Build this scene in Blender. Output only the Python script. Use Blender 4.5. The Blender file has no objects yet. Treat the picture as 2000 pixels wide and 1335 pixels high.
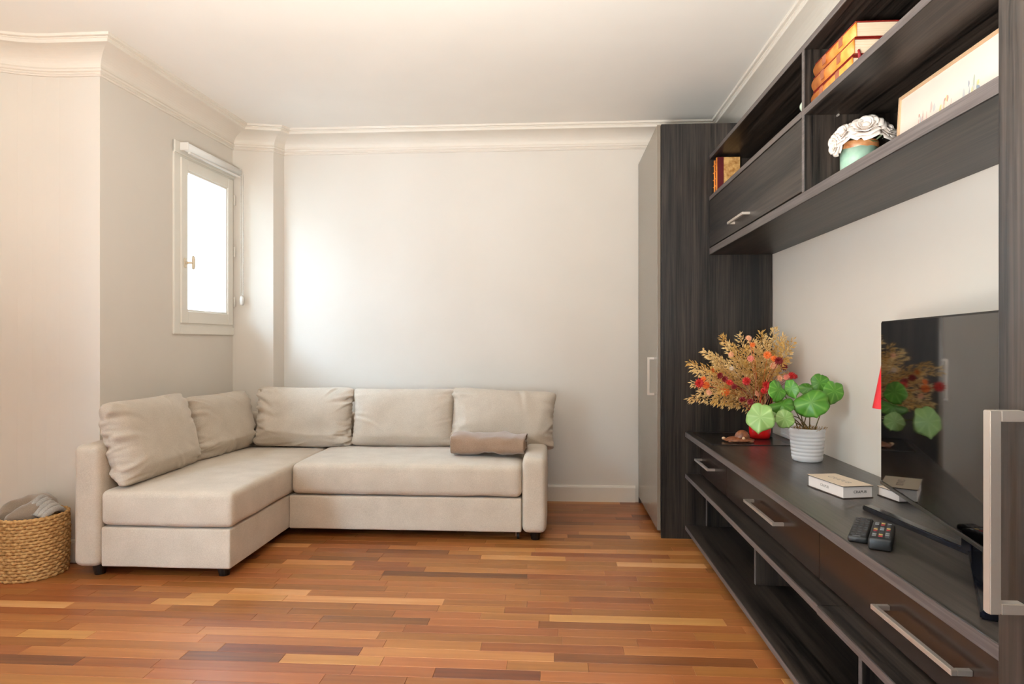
import bpy, bmesh, math, random
import numpy as np
from mathutils import Vector, Matrix, Euler, noise

# ------------------------------------------------------------------ camera
scene = bpy.context.scene
COL = scene.collection
YAW = math.radians(3.6)
FPX = 1270.0
CAM_H = 1.12
cam_d = bpy.data.cameras.new('camera')
cam_d.sensor_width = 36.0
cam_d.lens = FPX / 2000.0 * 36.0
cam_d.clip_start = 0.02
cam = bpy.data.objects.new('camera', cam_d)
cam.location = (0, 0, CAM_H)
cam.rotation_euler = (math.radians(90), 0, YAW)
COL.objects.link(cam)
scene.camera = cam

# ------------------------------------------------------------------ light
world = bpy.data.worlds.new('world')
scene.world = world
world.use_nodes = True
wb = world.node_tree.nodes['Background']
wb.inputs[0].default_value = (0.58, 0.79, 1.0, 1)      # bright overcast sky
wb.inputs[1].default_value = 36.0

def area_light(name, loc, rot, sx, sy, power, color):
    l = bpy.data.lights.new(name, 'AREA')
    l.shape = 'RECTANGLE'; l.size = sx; l.size_y = sy
    l.energy = power; l.color = color
    o = bpy.data.objects.new(name, l)
    o.location = loc; o.rotation_euler = rot
    COL.objects.link(o)
    return o

# daylight entering by the tall window outside the frame, in the left wall
area_light('daylight_left_window', (-3.30, -0.90, 1.30), (0, math.radians(-90), 0), 2.0, 2.2, 35, (0.97, 0.98, 0.95))
scene.view_settings.view_transform = 'Standard'
scene.view_settings.look = 'None'
scene.view_settings.gamma = 1.0
scene.view_settings.use_curve_mapping = False
scene.view_settings.exposure = 0.27
scene.cycles.max_bounces = 10
scene.cycles.diffuse_bounces = 6
scene.cycles.glossy_bounces = 5
scene.cycles.sample_clamp_indirect = 6.0
scene.cycles.use_denoising = True

# ------------------------------------------------------------------ helpers
CA, SA = math.cos(YAW), math.sin(YAW)
def at(px, py, z):
    """room point seen at pixel (px,py), at depth z in front of the lens"""
    xc = (px - 1000) / FPX * z
    return Vector((xc * CA - z * SA, xc * SA + z * CA, CAM_H - (py - 667.5) / FPX * z))
def pix(X, Y, Z):
    xc = X * CA + Y * SA; z = -X * SA + Y * CA
    return 1000 + FPX * xc / z, 667.5 - FPX * (Z - CAM_H) / z, z

def lin(c):
    return tuple(((v / 255 / 12.92) if v / 255 <= 0.04045 else ((v / 255 + 0.055) / 1.055) ** 2.4) for v in c) + (1,)

def wloc(o):
    v = Vector((0, 0, 0))
    while o is not None:
        v += o.location; o = o.parent
    return v

def link(name, me, mat, parent=None, smooth=False):
    o = bpy.data.objects.new(name, me)
    COL.objects.link(o)
    if mat is not None:
        me.materials.clear(); me.materials.append(mat)
    if smooth:
        for p in me.polygons: p.use_smooth = True
    if parent is not None: o.parent = parent
    return o

def obj(name, bm, mat, parent=None, smooth=False, local=False, origin=None):
    """one mesh object; verts are in room space unless local; children are stored relative to their thing"""
    me = bpy.data.meshes.new(name)
    if parent is not None and not local:
        off = wloc(parent)
        bmesh.ops.translate(bm, verts=bm.verts, vec=-off)
    elif origin is not None:
        bmesh.ops.translate(bm, verts=bm.verts, vec=-Vector(origin))
    bm.normal_update()
    bm.to_mesh(me); bm.free()
    o = link(name, me, mat, parent, smooth)
    if origin is not None and parent is None: o.location = origin
    return o

def tag(o, label=None, cat=None, group=None, kind=None):
    if label: o['label'] = label
    if cat: o['category'] = cat
    if group: o['group'] = group
    if kind: o['kind'] = kind
    return o

def thing(name, loc, label=None, cat=None, group=None, kind=None, rz=0):
    o = bpy.data.objects.new(name, None)
    o.empty_display_size = 0.05
    o.location = loc; o.rotation_euler = (0, 0, rz)
    COL.objects.link(o)
    return tag(o, label, cat, group, kind)

def add_box(bm, lo, hi, bevel=0.0, seg=2):
    r = bmesh.ops.create_cube(bm, size=1.0)
    vs = r['verts']
    for v in vs:
        v.co = Vector([lo[i] + (v.co[i] + 0.5) * (hi[i] - lo[i]) for i in range(3)])
    if bevel > 0:
        es = set()
        for v in vs: es.update(v.link_edges)
        bmesh.ops.bevel(bm, geom=list(es), offset=bevel, segments=seg, profile=0.5, affect='EDGES')
    return bm

def bx(lo, hi, bevel=0.0015, seg=2):
    lo, hi = [min(a, b) for a, b in zip(lo, hi)], [max(a, b) for a, b in zip(lo, hi)]
    return add_box(bmesh.new(), lo, hi, bevel, seg)

def lathe(profile, n=40, center=(0, 0, 0), bm=None, cap=False):
    bm = bm or bmesh.new()
    rings = []
    for r, z in profile:
        if r < 1e-6:
            rings.append([bm.verts.new((center[0], center[1], center[2] + z))])
        else:
            rings.append([bm.verts.new((center[0] + r * math.cos(2 * math.pi * k / n), center[1] + r * math.sin(2 * math.pi * k / n), center[2] + z)) for k in range(n)])
    for a, b in zip(rings, rings[1:]):
        for k in range(n):
            k2 = (k + 1) % n
            if len(a) == 1 and len(b) == 1: continue
            if len(a) == 1: bm.faces.new((a[0], b[k], b[k2]))
            elif len(b) == 1: bm.faces.new((a[k2], a[k], b[0]))
            else: bm.faces.new((a[k2], a[k], b[k], b[k2]))
    bmesh.ops.recalc_face_normals(bm, faces=bm.faces)
    return bm

def tube(pts, rad, n=8, bm=None, cap=True):
    bm = bm or bmesh.new()
    pts = [Vector(p) for p in pts]
    rads = rad if isinstance(rad, (list, tuple)) else [rad] * len(pts)
    rings = []
    up = None
    for i, p in enumerate(pts):
        d = (pts[min(i + 1, len(pts) - 1)] - pts[max(i - 1, 0)])
        if d.length < 1e-9: d = Vector((0, 0, 1))
        d.normalize()
        if up is None:
            up = Vector((0, 0, 1)) if abs(d.z) < 0.9 else Vector((1, 0, 0))
        s = d.cross(up)
        if s.length < 1e-6: s = d.orthogonal()
        s.normalize(); up = s.cross(d).normalized()
        rings.append([bm.verts.new(p + rads[i] * (math.cos(2 * math.pi * k / n) * s + math.sin(2 * math.pi * k / n) * up)) for k in range(n)])
    for a, b in zip(rings, rings[1:]):
        for k in range(n):
            bm.faces.new((a[k], a[(k + 1) % n], b[(k + 1) % n], b[k]))
    if cap:
        bm.faces.new(list(reversed(rings[0]))); bm.faces.new(rings[-1])
    return bm

def bez(p0, p1, p2, n=8):
    p0, p1, p2 = Vector(p0), Vector(p1), Vector(p2)
    return [(1 - t) ** 2 * p0 + 2 * t * (1 - t) * p1 + t * t * p2 for t in [i / n for i in range(n + 1)]]

def prism(poly, z0, z1, bm=None):
    bm = bm or bmesh.new()
    a = [bm.verts.new((p[0], p[1], z0)) for p in poly]
    b = [bm.verts.new((p[0], p[1], z1)) for p in poly]
    n = len(poly)
    bm.faces.new(list(reversed(a))); bm.faces.new(b)
    for i in range(n):
        bm.faces.new((a[i], a[(i + 1) % n], b[(i + 1) % n], b[i]))
    bmesh.ops.recalc_face_normals(bm, faces=bm.faces)
    return bm

def soft_box(lo, hi, r, crown=0.0, amp=0.0, step=0.04, seed=0, freq=5.0, axis=2):
    """upholstered block: rounded edges, a light crown and soft unevenness"""
    bm = bmesh.new()
    lo, hi = Vector(lo), Vector(hi)
    def axisvals(a, b):
        inner = max(1, int((b - a - 2 * r) / step))
        return [a, a + r * .12, a + r * .3, a + r * .6] + [a + r + (b - a - 2 * r) * i / inner for i in range(inner + 1)] + [b - r * .6, b - r * .3, b - r * .12, b]
    ax = [axisvals(lo[i], hi[i]) for i in range(3)]
    cache = {}
    def V(i, j, k):
        key = (i, j, k)
        if key in cache: return cache[key]
        p = Vector((ax[0][i], ax[1][j], ax[2][k]))
        q = Vector([min(max(p[c], lo[c] + r), hi[c] - r) for c in range(3)])
        d = p - q
        if d.length > 1e-9: d = d.normalized() * r
        p2 = q + d
        u = [(p[c] - lo[c]) / (hi[c] - lo[c]) for c in range(3)]
        if crown:
            w = 1.0
            for c in range(3):
                if c != axis: w *= 1 - (2 * u[c] - 1) ** 4
            p2[axis] += crown * w * (1 if u[axis] > 0.5 else 0)
        if amp:
            nv = noise.noise_vector(p * freq + Vector((seed * 3.1, seed, 0)))
            p2 += d.normalized() * amp * nv.x if d.length > 1e-9 else Vector((0, 0, 0))
        cache[key] = bm.verts.new(p2)
        return cache[key]
    n = [len(a) - 1 for a in ax]
    for i in range(n[0]):
        for j in range(n[1]):
            bm.faces.new((V(i, j, 0), V(i, j + 1, 0), V(i + 1, j + 1, 0), V(i + 1, j, 0)))
            bm.faces.new((V(i, j, n[2]), V(i + 1, j, n[2]), V(i + 1, j + 1, n[2]), V(i, j + 1, n[2])))
    for i in range(n[0]):
        for k in range(n[2]):
            bm.faces.new((V(i, 0, k), V(i + 1, 0, k), V(i + 1, 0, k + 1), V(i, 0, k + 1)))
            bm.faces.new((V(i, n[1], k), V(i, n[1], k + 1), V(i + 1, n[1], k + 1), V(i + 1, n[1], k)))
    for j in range(n[1]):
        for k in range(n[2]):
            bm.faces.new((V(0, j, k), V(0, j, k + 1), V(0, j + 1, k + 1), V(0, j + 1, k)))
            bm.faces.new((V(n[0], j, k), V(n[0], j + 1, k), V(n[0], j + 1, k + 1), V(n[0], j, k + 1)))
    return bm

# ------------------------------------------------------------------ materials
MAT = {}
def mat(name, rgb, rough=0.5, spec=0.5, metal=0.0, coat=0.0, srgb=True):
    m = bpy.data.materials.new(name); m.use_nodes = True
    b = m.node_tree.nodes['Principled BSDF']
    b.inputs['Base Color'].default_value = lin(rgb) if srgb else tuple(rgb) + (1,)
    b.inputs['Roughness'].default_value = rough
    b.inputs['Specular IOR Level'].default_value = spec
    b.inputs['Metallic'].default_value = metal
    b.inputs['Coat Weight'].default_value = coat
    MAT[name] = m
    return m, m.node_tree.nodes, m.node_tree.links, b

def add_noise_color(name, rgb1, rgb2, scale=(1, 1, 1), nscale=5.0, detail=4.0, lo=0.3, hi=0.7, bump=0.0, bscale=None, bdist=0.002, coords='pos', **kw):
    m, N, L, b = mat(name, rgb1, **kw)
    if coords == 'pos':
        g = N.new('ShaderNodeNewGeometry'); src = g.outputs['Position']
    else:
        g = N.new('ShaderNodeTexCoord'); src = g.outputs['Object']
    mp = N.new('ShaderNodeMapping'); mp.inputs['Scale'].default_value = scale
    L.new(src, mp.inputs['Vector'])
    nz = N.new('ShaderNodeTexNoise'); nz.inputs['Scale'].default_value = nscale; nz.inputs['Detail'].default_value = detail
    L.new(mp.outputs[0], nz.inputs['Vector'])
    cr = N.new('ShaderNodeValToRGB')
    cr.color_ramp.elements[0].position = lo; cr.color_ramp.elements[0].color = lin(rgb1)
    cr.color_ramp.elements[1].position = hi; cr.color_ramp.elements[1].color = lin(rgb2)
    L.new(nz.outputs['Fac'], cr.inputs['Fac'])
    L.new(cr.outputs['Color'], b.inputs['Base Color'])
    if bump:
        bp = N.new('ShaderNodeBump'); bp.inputs['Strength'].default_value = bump; bp.inputs['Distance'].default_value = bdist
        if bscale:
            n2 = N.new('ShaderNodeTexNoise'); n2.inputs['Scale'].default_value = bscale; n2.inputs['Detail'].default_value = 3
            L.new(src, n2.inputs['Vector']); L.new(n2.outputs['Fac'], bp.inputs['Height'])
        else:
            L.new(nz.outputs['Fac'], bp.inputs['Height'])
        L.new(bp.outputs['Normal'], b.inputs['Normal'])
    return m

add_noise_color('wall_paint', (217, 210, 200), (220, 213, 203), nscale=3, bump=0.06, bscale=160, bdist=0.001, rough=0.62, spec=0.25)
add_noise_color('ceiling_paint', (234, 230, 223), (237, 233, 226), nscale=3, bump=0.04, bscale=120, bdist=0.001, rough=0.75, spec=0.2)
add_noise_color('cornice_paint', (224, 216, 204), (228, 220, 209), nscale=4, rough=0.55, spec=0.3)
add_noise_color('trim_paint', (222, 214, 201), (226, 218, 206), nscale=6, rough=0.45, spec=0.35)
add_noise_color('window_paint', (226, 222, 212), (230, 226, 216), nscale=6, rough=0.35, spec=0.4)

def laminate(name, scale, dark, light, rough=0.42, spec=0.45):
    m, N, L, b = mat(name, dark, rough=rough, spec=spec)
    g = N.new('ShaderNodeNewGeometry')
    mp = N.new('ShaderNodeMapping'); mp.inputs['Scale'].default_value = scale
    L.new(g.outputs['Position'], mp.inputs['Vector'])
    n1 = N.new('ShaderNodeTexNoise'); n1.inputs['Scale'].default_value = 1.0; n1.inputs['Detail'].default_value = 5; n1.inputs['Roughness'].default_value = 0.65; n1.inputs['Distortion'].default_value = 0.5
    L.new(mp.outputs[0], n1.inputs['Vector'])
    mp2 = N.new('ShaderNodeMapping'); mp2.inputs['Scale'].default_value = tuple(s * 0.16 for s in scale)
    L.new(g.outputs['Position'], mp2.inputs['Vector'])
    n2 = N.new('ShaderNodeTexNoise'); n2.inputs['Scale'].default_value = 1.0; n2.inputs['Detail'].default_value = 2
    L.new(mp2.outputs[0], n2.inputs['Vector'])
    mx = N.new('ShaderNodeMath'); mx.operation = 'MULTIPLY_ADD'; mx.inputs[1].default_value = 0.45
    L.new(n2.outputs['Fac'], mx.inputs[0])
    sc = N.new('ShaderNodeMath'); sc.operation = 'MULTIPLY'; sc.inputs[1].default_value = 0.6
    L.new(n1.outputs['Fac'], sc.inputs[0]); L.new(sc.outputs[0], mx.inputs[2])
    cr = N.new('ShaderNodeValToRGB')
    cr.color_ramp.elements[0].position = 0.44; cr.color_ramp.elements[0].color = lin(dark)
    cr.color_ramp.elements[1].position = 0.66; cr.color_ramp.elements[1].color = lin(light)
    L.new(mx.outputs[0], cr.inputs['Fac']); L.new(cr.outputs['Color'], b.inputs['Base Color'])
    bp = N.new('ShaderNodeBump'); bp.inputs['Strength'].default_value = 0.25; bp.inputs['Distance'].default_value = 0.0006
    L.new(n1.outputs['Fac'], bp.inputs['Height']); L.new(bp.outputs['Normal'], b.inputs['Normal'])
    return m
LAM_D, LAM_L = (8, 6, 5), (62, 52, 45)
laminate('laminate_vertical', (95, 95, 2.2), LAM_D, LAM_L)
laminate('laminate_lengthwise', (95, 2.2, 95), LAM_D, LAM_L)
laminate('laminate_top', (80, 2.0, 80), (34, 30, 28), (76, 68, 62), rough=0.30, spec=0.6)
laminate('laminate_lit_edge', (150, 3, 150), (78, 69, 66), (112, 102, 98), rough=0.4, spec=0.5)  # same laminate painted paler, for front edges turned to the window light
mat('lacquer_brown', (44, 31, 25), rough=0.22, spec=0.55)
mat('lacquer_door', (122, 110, 96), rough=0.26, spec=0.8)
mat('brushed_nickel', (206, 196, 186), rough=0.38, spec=0.5, metal=0.65)
mat('black_plastic', (14, 14, 15), rough=0.4)
mat('dark_gap', (12, 11, 10), rough=0.7)

# parquet: tone of each strip comes from its attribute, grain from noise along the strip
m, N, L, b = mat('parquet', (150, 90, 45), rough=0.27, spec=0.5)
atn = N.new('ShaderNodeAttribute'); atn.attribute_name = 'tone'
g = N.new('ShaderNodeNewGeometry')
sx = N.new('ShaderNodeVectorMath'); sx.operation = 'MULTIPLY_ADD'
sx.inputs[1].default_value = (2.2, 42, 30)
L.new(g.outputs['Position'], sx.inputs[0])
ofs = N.new('ShaderNodeVectorMath'); ofs.operation = 'SCALE'; ofs.inputs['Scale'].default_value = 37.0
L.new(atn.outputs['Color'], ofs.inputs[0]); L.new(ofs.outputs[0], sx.inputs[2])
n1 = N.new('ShaderNodeTexNoise'); n1.inputs['Scale'].default_value = 1.0; n1.inputs['Detail'].default_value = 6; n1.inputs['Roughness'].default_value = 0.62; n1.inputs['Distortion'].default_value = 0.0
L.new(sx.outputs[0], n1.inputs['Vector'])
tone = N.new('ShaderNodeSeparateColor'); L.new(atn.outputs['Color'], tone.inputs[0])
cr = N.new('ShaderNodeValToRGB')
els = cr.color_ramp.elements
els[0].position = 0.0; els[0].color = lin((98, 60, 36))
els[1].position = 1.0; els[1].color = lin((218, 172, 120))
for p, c in ((0.25, (136, 86, 46)), (0.5, (164, 110, 62)), (0.75, (192, 140, 84))):
    e = els.new(p); e.color = lin(c)
gr = N.new('ShaderNodeMath'); gr.operation = 'MULTIPLY_ADD'; gr.inputs[1].default_value = 0.55
sub = N.new('ShaderNodeMath'); sub.operation = 'SUBTRACT'; sub.inputs[1].default_value = 0.5
L.new(n1.outputs['Fac'], sub.inputs[0]); L.new(sub.outputs[0], gr.inputs[0]); L.new(tone.outputs['Red'], gr.inputs[2])
L.new(gr.outputs[0], cr.inputs['Fac'])
hs = N.new('ShaderNodeHueSaturation')
hv = N.new('ShaderNodeMath'); hv.operation = 'MULTIPLY_ADD'; hv.inputs[1].default_value = 0.014; hv.inputs[2].default_value = 0.486
L.new(tone.outputs['Green'], hv.inputs[0]); L.new(hv.outputs[0], hs.inputs['Hue'])
hs.inputs['Saturation'].default_value = 1.04
L.new(cr.outputs['Color'], hs.inputs['Color']); L.new(hs.outputs['Color'], b.inputs['Base Color'])
nr = N.new('ShaderNodeTexNoise'); nr.inputs['Scale'].default_value = 8.0; nr.inputs['Detail'].default_value = 5
L.new(g.outputs['Position'], nr.inputs['Vector'])
rr = N.new('ShaderNodeMapRange'); rr.inputs['To Min'].default_value = 0.285; rr.inputs['To Max'].default_value = 0.40
L.new(nr.outputs['Fac'], rr.inputs['Value']); L.new(rr.outputs[0], b.inputs['Roughness'])
bp = N.new('ShaderNodeBump'); bp.inputs['Strength'].default_value = 0.12; bp.inputs['Distance'].default_value = 0.0006
L.new(n1.outputs['Fac'], bp.inputs['Height']); L.new(bp.outputs['Normal'], b.inputs['Normal'])

def fabric(name, c1, c2, weave=900.0, bump=0.35, rough=0.9, sheen=0.25):
    m, N, L, b = mat(name, c1, rough=rough, spec=0.15)
    tc = N.new('ShaderNodeTexCoord')
    n1 = N.new('ShaderNodeTexNoise'); n1.inputs['Scale'].default_value = 260; n1.inputs['Detail'].default_value = 3
    L.new(tc.outputs['Object'], n1.inputs['Vector'])
    n2 = N.new('ShaderNodeTexNoise'); n2.inputs['Scale'].default_value = 9; n2.inputs['Detail'].default_value = 3
    L.new(tc.outputs['Object'], n2.inputs['Vector'])
    ad = N.new('ShaderNodeMath'); ad.operation = 'MULTIPLY_ADD'; ad.inputs[1].default_value = 0.6
    h = N.new('ShaderNodeMath'); h.operation = 'MULTIPLY'; h.inputs[1].default_value = 0.4
    L.new(n2.outputs['Fac'], h.inputs[0]); L.new(n1.outputs['Fac'], ad.inputs[0]); L.new(h.outputs[0], ad.inputs[2])
    cr = N.new('ShaderNodeValToRGB')
    cr.color_ramp.elements[0].position = 0.3; cr.color_ramp.elements[0].color = lin(c1)
    cr.color_ramp.elements[1].position = 0.7; cr.color_ramp.elements[1].color = lin(c2)
    L.new(ad.outputs[0], cr.inputs['Fac']); L.new(cr.outputs['Color'], b.inputs['Base Color'])
    b.inputs['Sheen Weight'].default_value = sheen
    bp = N.new('ShaderNodeBump'); bp.inputs['Strength'].default_value = bump; bp.inputs['Distance'].default_value = 0.0012
    L.new(n1.outputs['Fac'], bp.inputs['Height']); L.new(bp.outputs['Normal'], b.inputs['Normal'])
    return m
fabric('sofa_fabric', (188, 174, 156), (214, 201, 184))
fabric('cushion_fabric', (182, 169, 153), (208, 196, 180))
fabric('fleece_brown', (138, 112, 92), (164, 136, 114), bump=0.6, sheen=0.5)
fabric('fleece_taupe', (128, 112, 96), (152, 136, 120), bump=0.6, sheen=0.5)
fabric('knit_grey', (150, 146, 140), (196, 192, 186), bump=1.0)

m, N, L, b = mat('window_glass', (255, 255, 255), rough=0.0)
b.inputs['Transmission Weight'].default_value = 1.0; b.inputs['IOR'].default_value = 1.45
# thin glazing: mostly clear, a little mirror
tr = N.new('ShaderNodeBsdfTransparent'); gl = N.new('ShaderNodeBsdfGlossy'); gl.inputs['Roughness'].default_value = 0.0
fr = N.new('ShaderNodeFresnel')
gb = N.new('ShaderNodeNewGeometry')
mr = N.new('ShaderNodeMapRange'); mr.inputs['To Min'].default_value = 1.45; mr.inputs['To Max'].default_value = 1 / 1.45
L.new(gb.outputs['Backfacing'], mr.inputs['Value']); L.new(mr.outputs[0], fr.inputs['IOR'])
mixs = N.new('ShaderNodeMixShader')
L.new(fr.outputs[0], mixs.inputs[0]); L.new(tr.outputs[0], mixs.inputs[1]); L.new(gl.outputs[0], mixs.inputs[2])
L.new(mixs.outputs[0], N['Material Output'].inputs['Surface'])

mat('blind_white', (236, 236, 234), rough=0.5)
mat('white_plastic', (232, 230, 226), rough=0.35)
mat('ivory_handle', (214, 200, 176), rough=0.35)
add_noise_color('facade', (238, 234, 226), (228, 222, 212), nscale=2, rough=0.8)
mat('facade_glass', (170, 180, 190), rough=0.1)
mat('tv_bezel', (16, 16, 17), rough=0.25)
m, N, L, b = mat('tv_screen', (4, 4, 5), rough=0.04, spec=1.0)
b.inputs['IOR'].default_value = 1.75
mat('tv_edge', (92, 86, 80), rough=0.3, metal=0.8)
mat('tv_stand_black', (12, 14, 22), rough=0.12, spec=0.6)

# ------------------------------------------------------------------ room shell
CEIL = 2.61
LIP = 2.47
XR, YB, YF, XL = 1.24, 4.60, -3.0, -3.10
P5, P4, P3, P2 = Vector((-2.30, 3.17)), Vector((-2.25, 4.445)), Vector((-1.985, 4.51)), Vector((-1.945, YB))
ARC_C, ARC_R = Vector((-2.45, 2.52)), 0.65
arc = [Vector((ARC_C.x - ARC_R * math.sin(t), ARC_C.y + ARC_R * math.cos(t))) for t in [math.pi / 2 * i / 16 for i in range(17)]]
room_poly = [Vector((XR, YF)), Vector((XR, YB)), P2, P3, P4, P5] + arc + [Vector((XL, YF))]

def struct(name, bm, m, parent=None, **kw):
    o = obj(name, bm, m, parent, **kw)
    if parent is None: o['kind'] = 'structure'
    return o

T = 0.14
# floor slab (the strips lie on it)
floor = struct('floor', bx((XL - T, YF - T, -0.08), (XR + T, YB + T, -0.012), 0), MAT['dark_gap'])
tag(floor, 'warm brown strip parquet floor')
struct('ceiling', bx((XL - T, YF - T, CEIL), (XR + T, YB + T, CEIL + 0.1), 0), MAT['ceiling_paint'])
struct('wall_right', bx((XR, YF - T, -0.02), (XR + T, YB + T, CEIL), 0), MAT['wall_paint'])
struct('wall_back', bx((-2.0, YB, -0.02), (XR, YB + T, CEIL), 0), MAT['wall_paint'])
# pipe-box pillar in the back left corner
struct('wall_pillar', prism([P3, P2, P2 + Vector((0, .12)), Vector((-2.315, YB + .12)), Vector((-2.315, 4.447)), P4], -0.02, CEIL), MAT['wall_paint'])
# window wall with its opening, in the wall's own axes
WD = (P4 - P5).normalized()
WN = Vector((WD.y, -WD.x))            # into the room
WLEN = (P4 - P5).length
def W(u, n, z):
    p = P5 + WD * u + WN * n
    return Vector((p.x, p.y, z))
def wbox(u0, u1, n0, n1, z0, z1, bevel=0.0, bm=None):
    b2 = add_box(bmesh.new(), (u0, n0, z0), (u1, n1, z1), bevel)
    for v in b2.verts: v.co = W(v.co.x, v.co.y, v.co.z)
    bmesh.ops.recalc_face_normals(b2, faces=b2.faces)
    if bm is None: return b2
    me = bpy.data.meshes.new('tmp'); b2.to_mesh(me); b2.free(); bm.from_mesh(me); bpy.data.meshes.remove(me)
    return bm
WU0, WU1, WZ0, WZ1 = 0.64, 1.255, 1.222, 2.262
bm = wbox(0, WU0, -0.06, 0, -0.02, CEIL)
wbox(WU1, WLEN, -0.06, 0, -0.02, CEIL, bm=bm)
wbox(WU0, WU1, -0.06, 0, -0.02, WZ0, bm=bm)
wbox(WU0, WU1, -0.06, 0, WZ1, CEIL, bm=bm)
struct('wall_window', bm, MAT['wall_paint'])
# curved wall on the far left and the straight run beyond it
pl_ = [P5] + arc
pl_out = [Vector((-2.30, 3.31)), Vector((-2.45, 3.31))] + [Vector((ARC_C.x - (ARC_R + T) * math.sin(t), ARC_C.y + (ARC_R + T) * math.cos(t))) for t in [math.pi / 2 * i / 16 for i in range(1, 17)]]
bm = bmesh.new()
rows = []
for a_, b_ in zip(pl_, pl_out):
    rows.append([bm.verts.new((a_.x, a_.y, -0.02)), bm.verts.new((a_.x, a_.y, CEIL)), bm.verts.new((b_.x, b_.y, CEIL)), bm.verts.new((b_.x, b_.y, -0.02))])
for r0, r1 in zip(rows, rows[1:]):
    for k in range(4):
        bm.faces.new((r0[k], r0[(k + 1) % 4], r1[(k + 1) % 4], r1[k]))
bm.faces.new(rows[0]); bm.faces.new(rows[-1])
bmesh.ops.recalc_face_normals(bm, faces=bm.faces)
wc = struct('wall_curve', bm, MAT['wall_paint'])
for p in wc.data.polygons:
    n = p.normal
    if abs(n.z) < 0.1 and p.index >= 4: p.use_smooth = False
# left wall with tall window opening (outside the frame)
LW = (-2.00, 0.20, 0.30, 2.30)
bm = bx((XL - T, YF - T, -0.02), (XL, LW[0], CEIL), 0)
add_box(bm, (XL - T, LW[1], -0.02), (XL, ARC_C.y, CEIL))
add_box(bm, (XL - T, LW[0], -0.02), (XL, LW[1], LW[2]))
add_box(bm, (XL - T, LW[0], LW[3]), (XL, LW[1], CEIL))
struct('wall_left', bm, MAT['wall_paint'])
# wall behind the camera
struct('wall_front', bx((XL, YF - T, -0.02), (XR, YF, CEIL), 0), MAT['wall_paint'])

def sweep(poly, profile, closed=True, bm=None):
    """mitred sweep of profile (offset into the room, z) along a counter-clockwise plan line"""
    bm = bm or bmesh.new()
    n = len(poly); rings = []
    for i in range(n):
        p = poly[i]
        pv = poly[(i - 1) % n] if (closed or i > 0) else None
        nx = poly[(i + 1) % n] if (closed or i < n - 1) else None
        def nrm(a, b):
            d = (b - a).normalized(); return Vector((-d.y, d.x))
        if pv is None: mvec = nrm(p, nx)
        elif nx is None: mvec = nrm(pv, p)
        else:
            a, b = nrm(pv, p), nrm(p, nx)
            mvec = (a + b) / (1 + a.dot(b))
        rings.append([bm.verts.new((p.x + mvec.x * d, p.y + mvec.y * d, z)) for d, z in profile])
    m_ = len(profile)
    for i in range(n if closed else n - 1):
        a, b = rings[i], rings[(i + 1) % n]
        for k in range(m_ - 1):
            bm.faces.new((a[k], b[k], b[k + 1], a[k + 1]))
    bmesh.ops.recalc_face_normals(bm, faces=bm.faces)
    return bm

c0, c1 = Vector((0.016, LIP + 0.042)), Vector((0.140, CEIL - 0.036))
cove = []
for i in range(11):
    t = i / 10 * math.pi / 2
    cove.append((c0.x + (c1.x - c0.x) * (1 - math.cos(t)), c0.y + (c1.y - c0.y) * math.sin(t)))
profile = [(-0.001, LIP), (0.010, LIP), (0.015, LIP + .006), (0.010, LIP + .013), (0.010, LIP + .018), (0.021, LIP + .022), (0.024, LIP + .03), (0.020, LIP + .038), (0.016, LIP + .040)] + cove + \
          [(0.154, CEIL - .036), (0.156, CEIL - .034), (0.156, CEIL - .020), (0.162, CEIL - .018), (0.162, CEIL - .014), (0.176, CEIL - .013), (0.178, CEIL - .010), (0.178, CEIL + .001)]
trim = struct('trim_1', sweep(room_poly, profile), MAT['cornice_paint'])
tag(trim, 'plaster cove cornice running round the ceiling')

# baseboards
bprof = [(-0.001, -0.005), (0.014, -0.005), (0.014, 0.100), (0.010, 0.112), (-0.001, 0.114)]
def base(name, pts):
    struct(name, sweep(pts, bprof, closed=False), MAT['trim_paint'])
base('baseboard_back', [Vector((0.575, YB)), P2])
base('baseboard_pillar', [P2, P3, P4])
base('baseboard_left', [P5] + arc + [Vector((XL, YF))])
base('baseboard_window', [P4, P5])

# window in the picture
win = thing('window_1', W(0.93, 0, WZ0), 'small white casement window with brass-ivory handle in left wall', kind='structure')
WP = MAT['window_paint']
bm = wbox(0.590, 0.645, 0.0, 0.014, 1.168, 2.335, 0.003)
o = obj('casing', bm, WP, win)
obj('casing', wbox(0.645, 1.272, 0.0, 0.014, 1.168, 1.222, 0.003), WP, win)
obj('casing_head', wbox(0.590, 1.272, 0.0, 0.020, 2.262, 2.335, 0.003), WP, win)
# frame in the opening
bm = wbox(WU0, WU0 + .022, -0.035, 0.012, WZ0, WZ1)
wbox(WU1 - .018, WU1, -0.035, 0.012, WZ0, WZ1, bm=bm)
wbox(WU0 + .022, WU1 - .018, -0.035, 0.012, WZ0, WZ0 + .02, bm=bm)
wbox(WU0 + .022, WU1 - .018, -0.035, 0.012, WZ1 - .02, WZ1, bm=bm)
obj('frame', bm, WP, win)
S0, S1, SZ0, SZ1 = 0.652, 1.245, 1.236, 2.248
sash = obj('sash', wbox(S0, S0 + .066, -0.03, 0.022, SZ0, SZ1, 0.004), WP, win)
obj('sash_rail', wbox(S1 - .066, S1, -0.03, 0.022, SZ0, SZ1, 0.004), WP, sash)
obj('sash_rail', wbox(S0 + .066, S1 - .066, -0.03, 0.021, SZ0, SZ0 + .075, 0.003), WP, sash)
obj('sash_rail', wbox(S0 + .066, S1 - .066, -0.03, 0.021, SZ1 - .068, SZ1, 0.003), WP, sash)
bm = wbox(S0 + .066, S0 + .076, -0.018, 0.012, SZ0 + .075, SZ1 - .068)
wbox(S1 - .076, S1 - .066, -0.018, 0.012, SZ0 + .075, SZ1 - .068, bm=bm)
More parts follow.
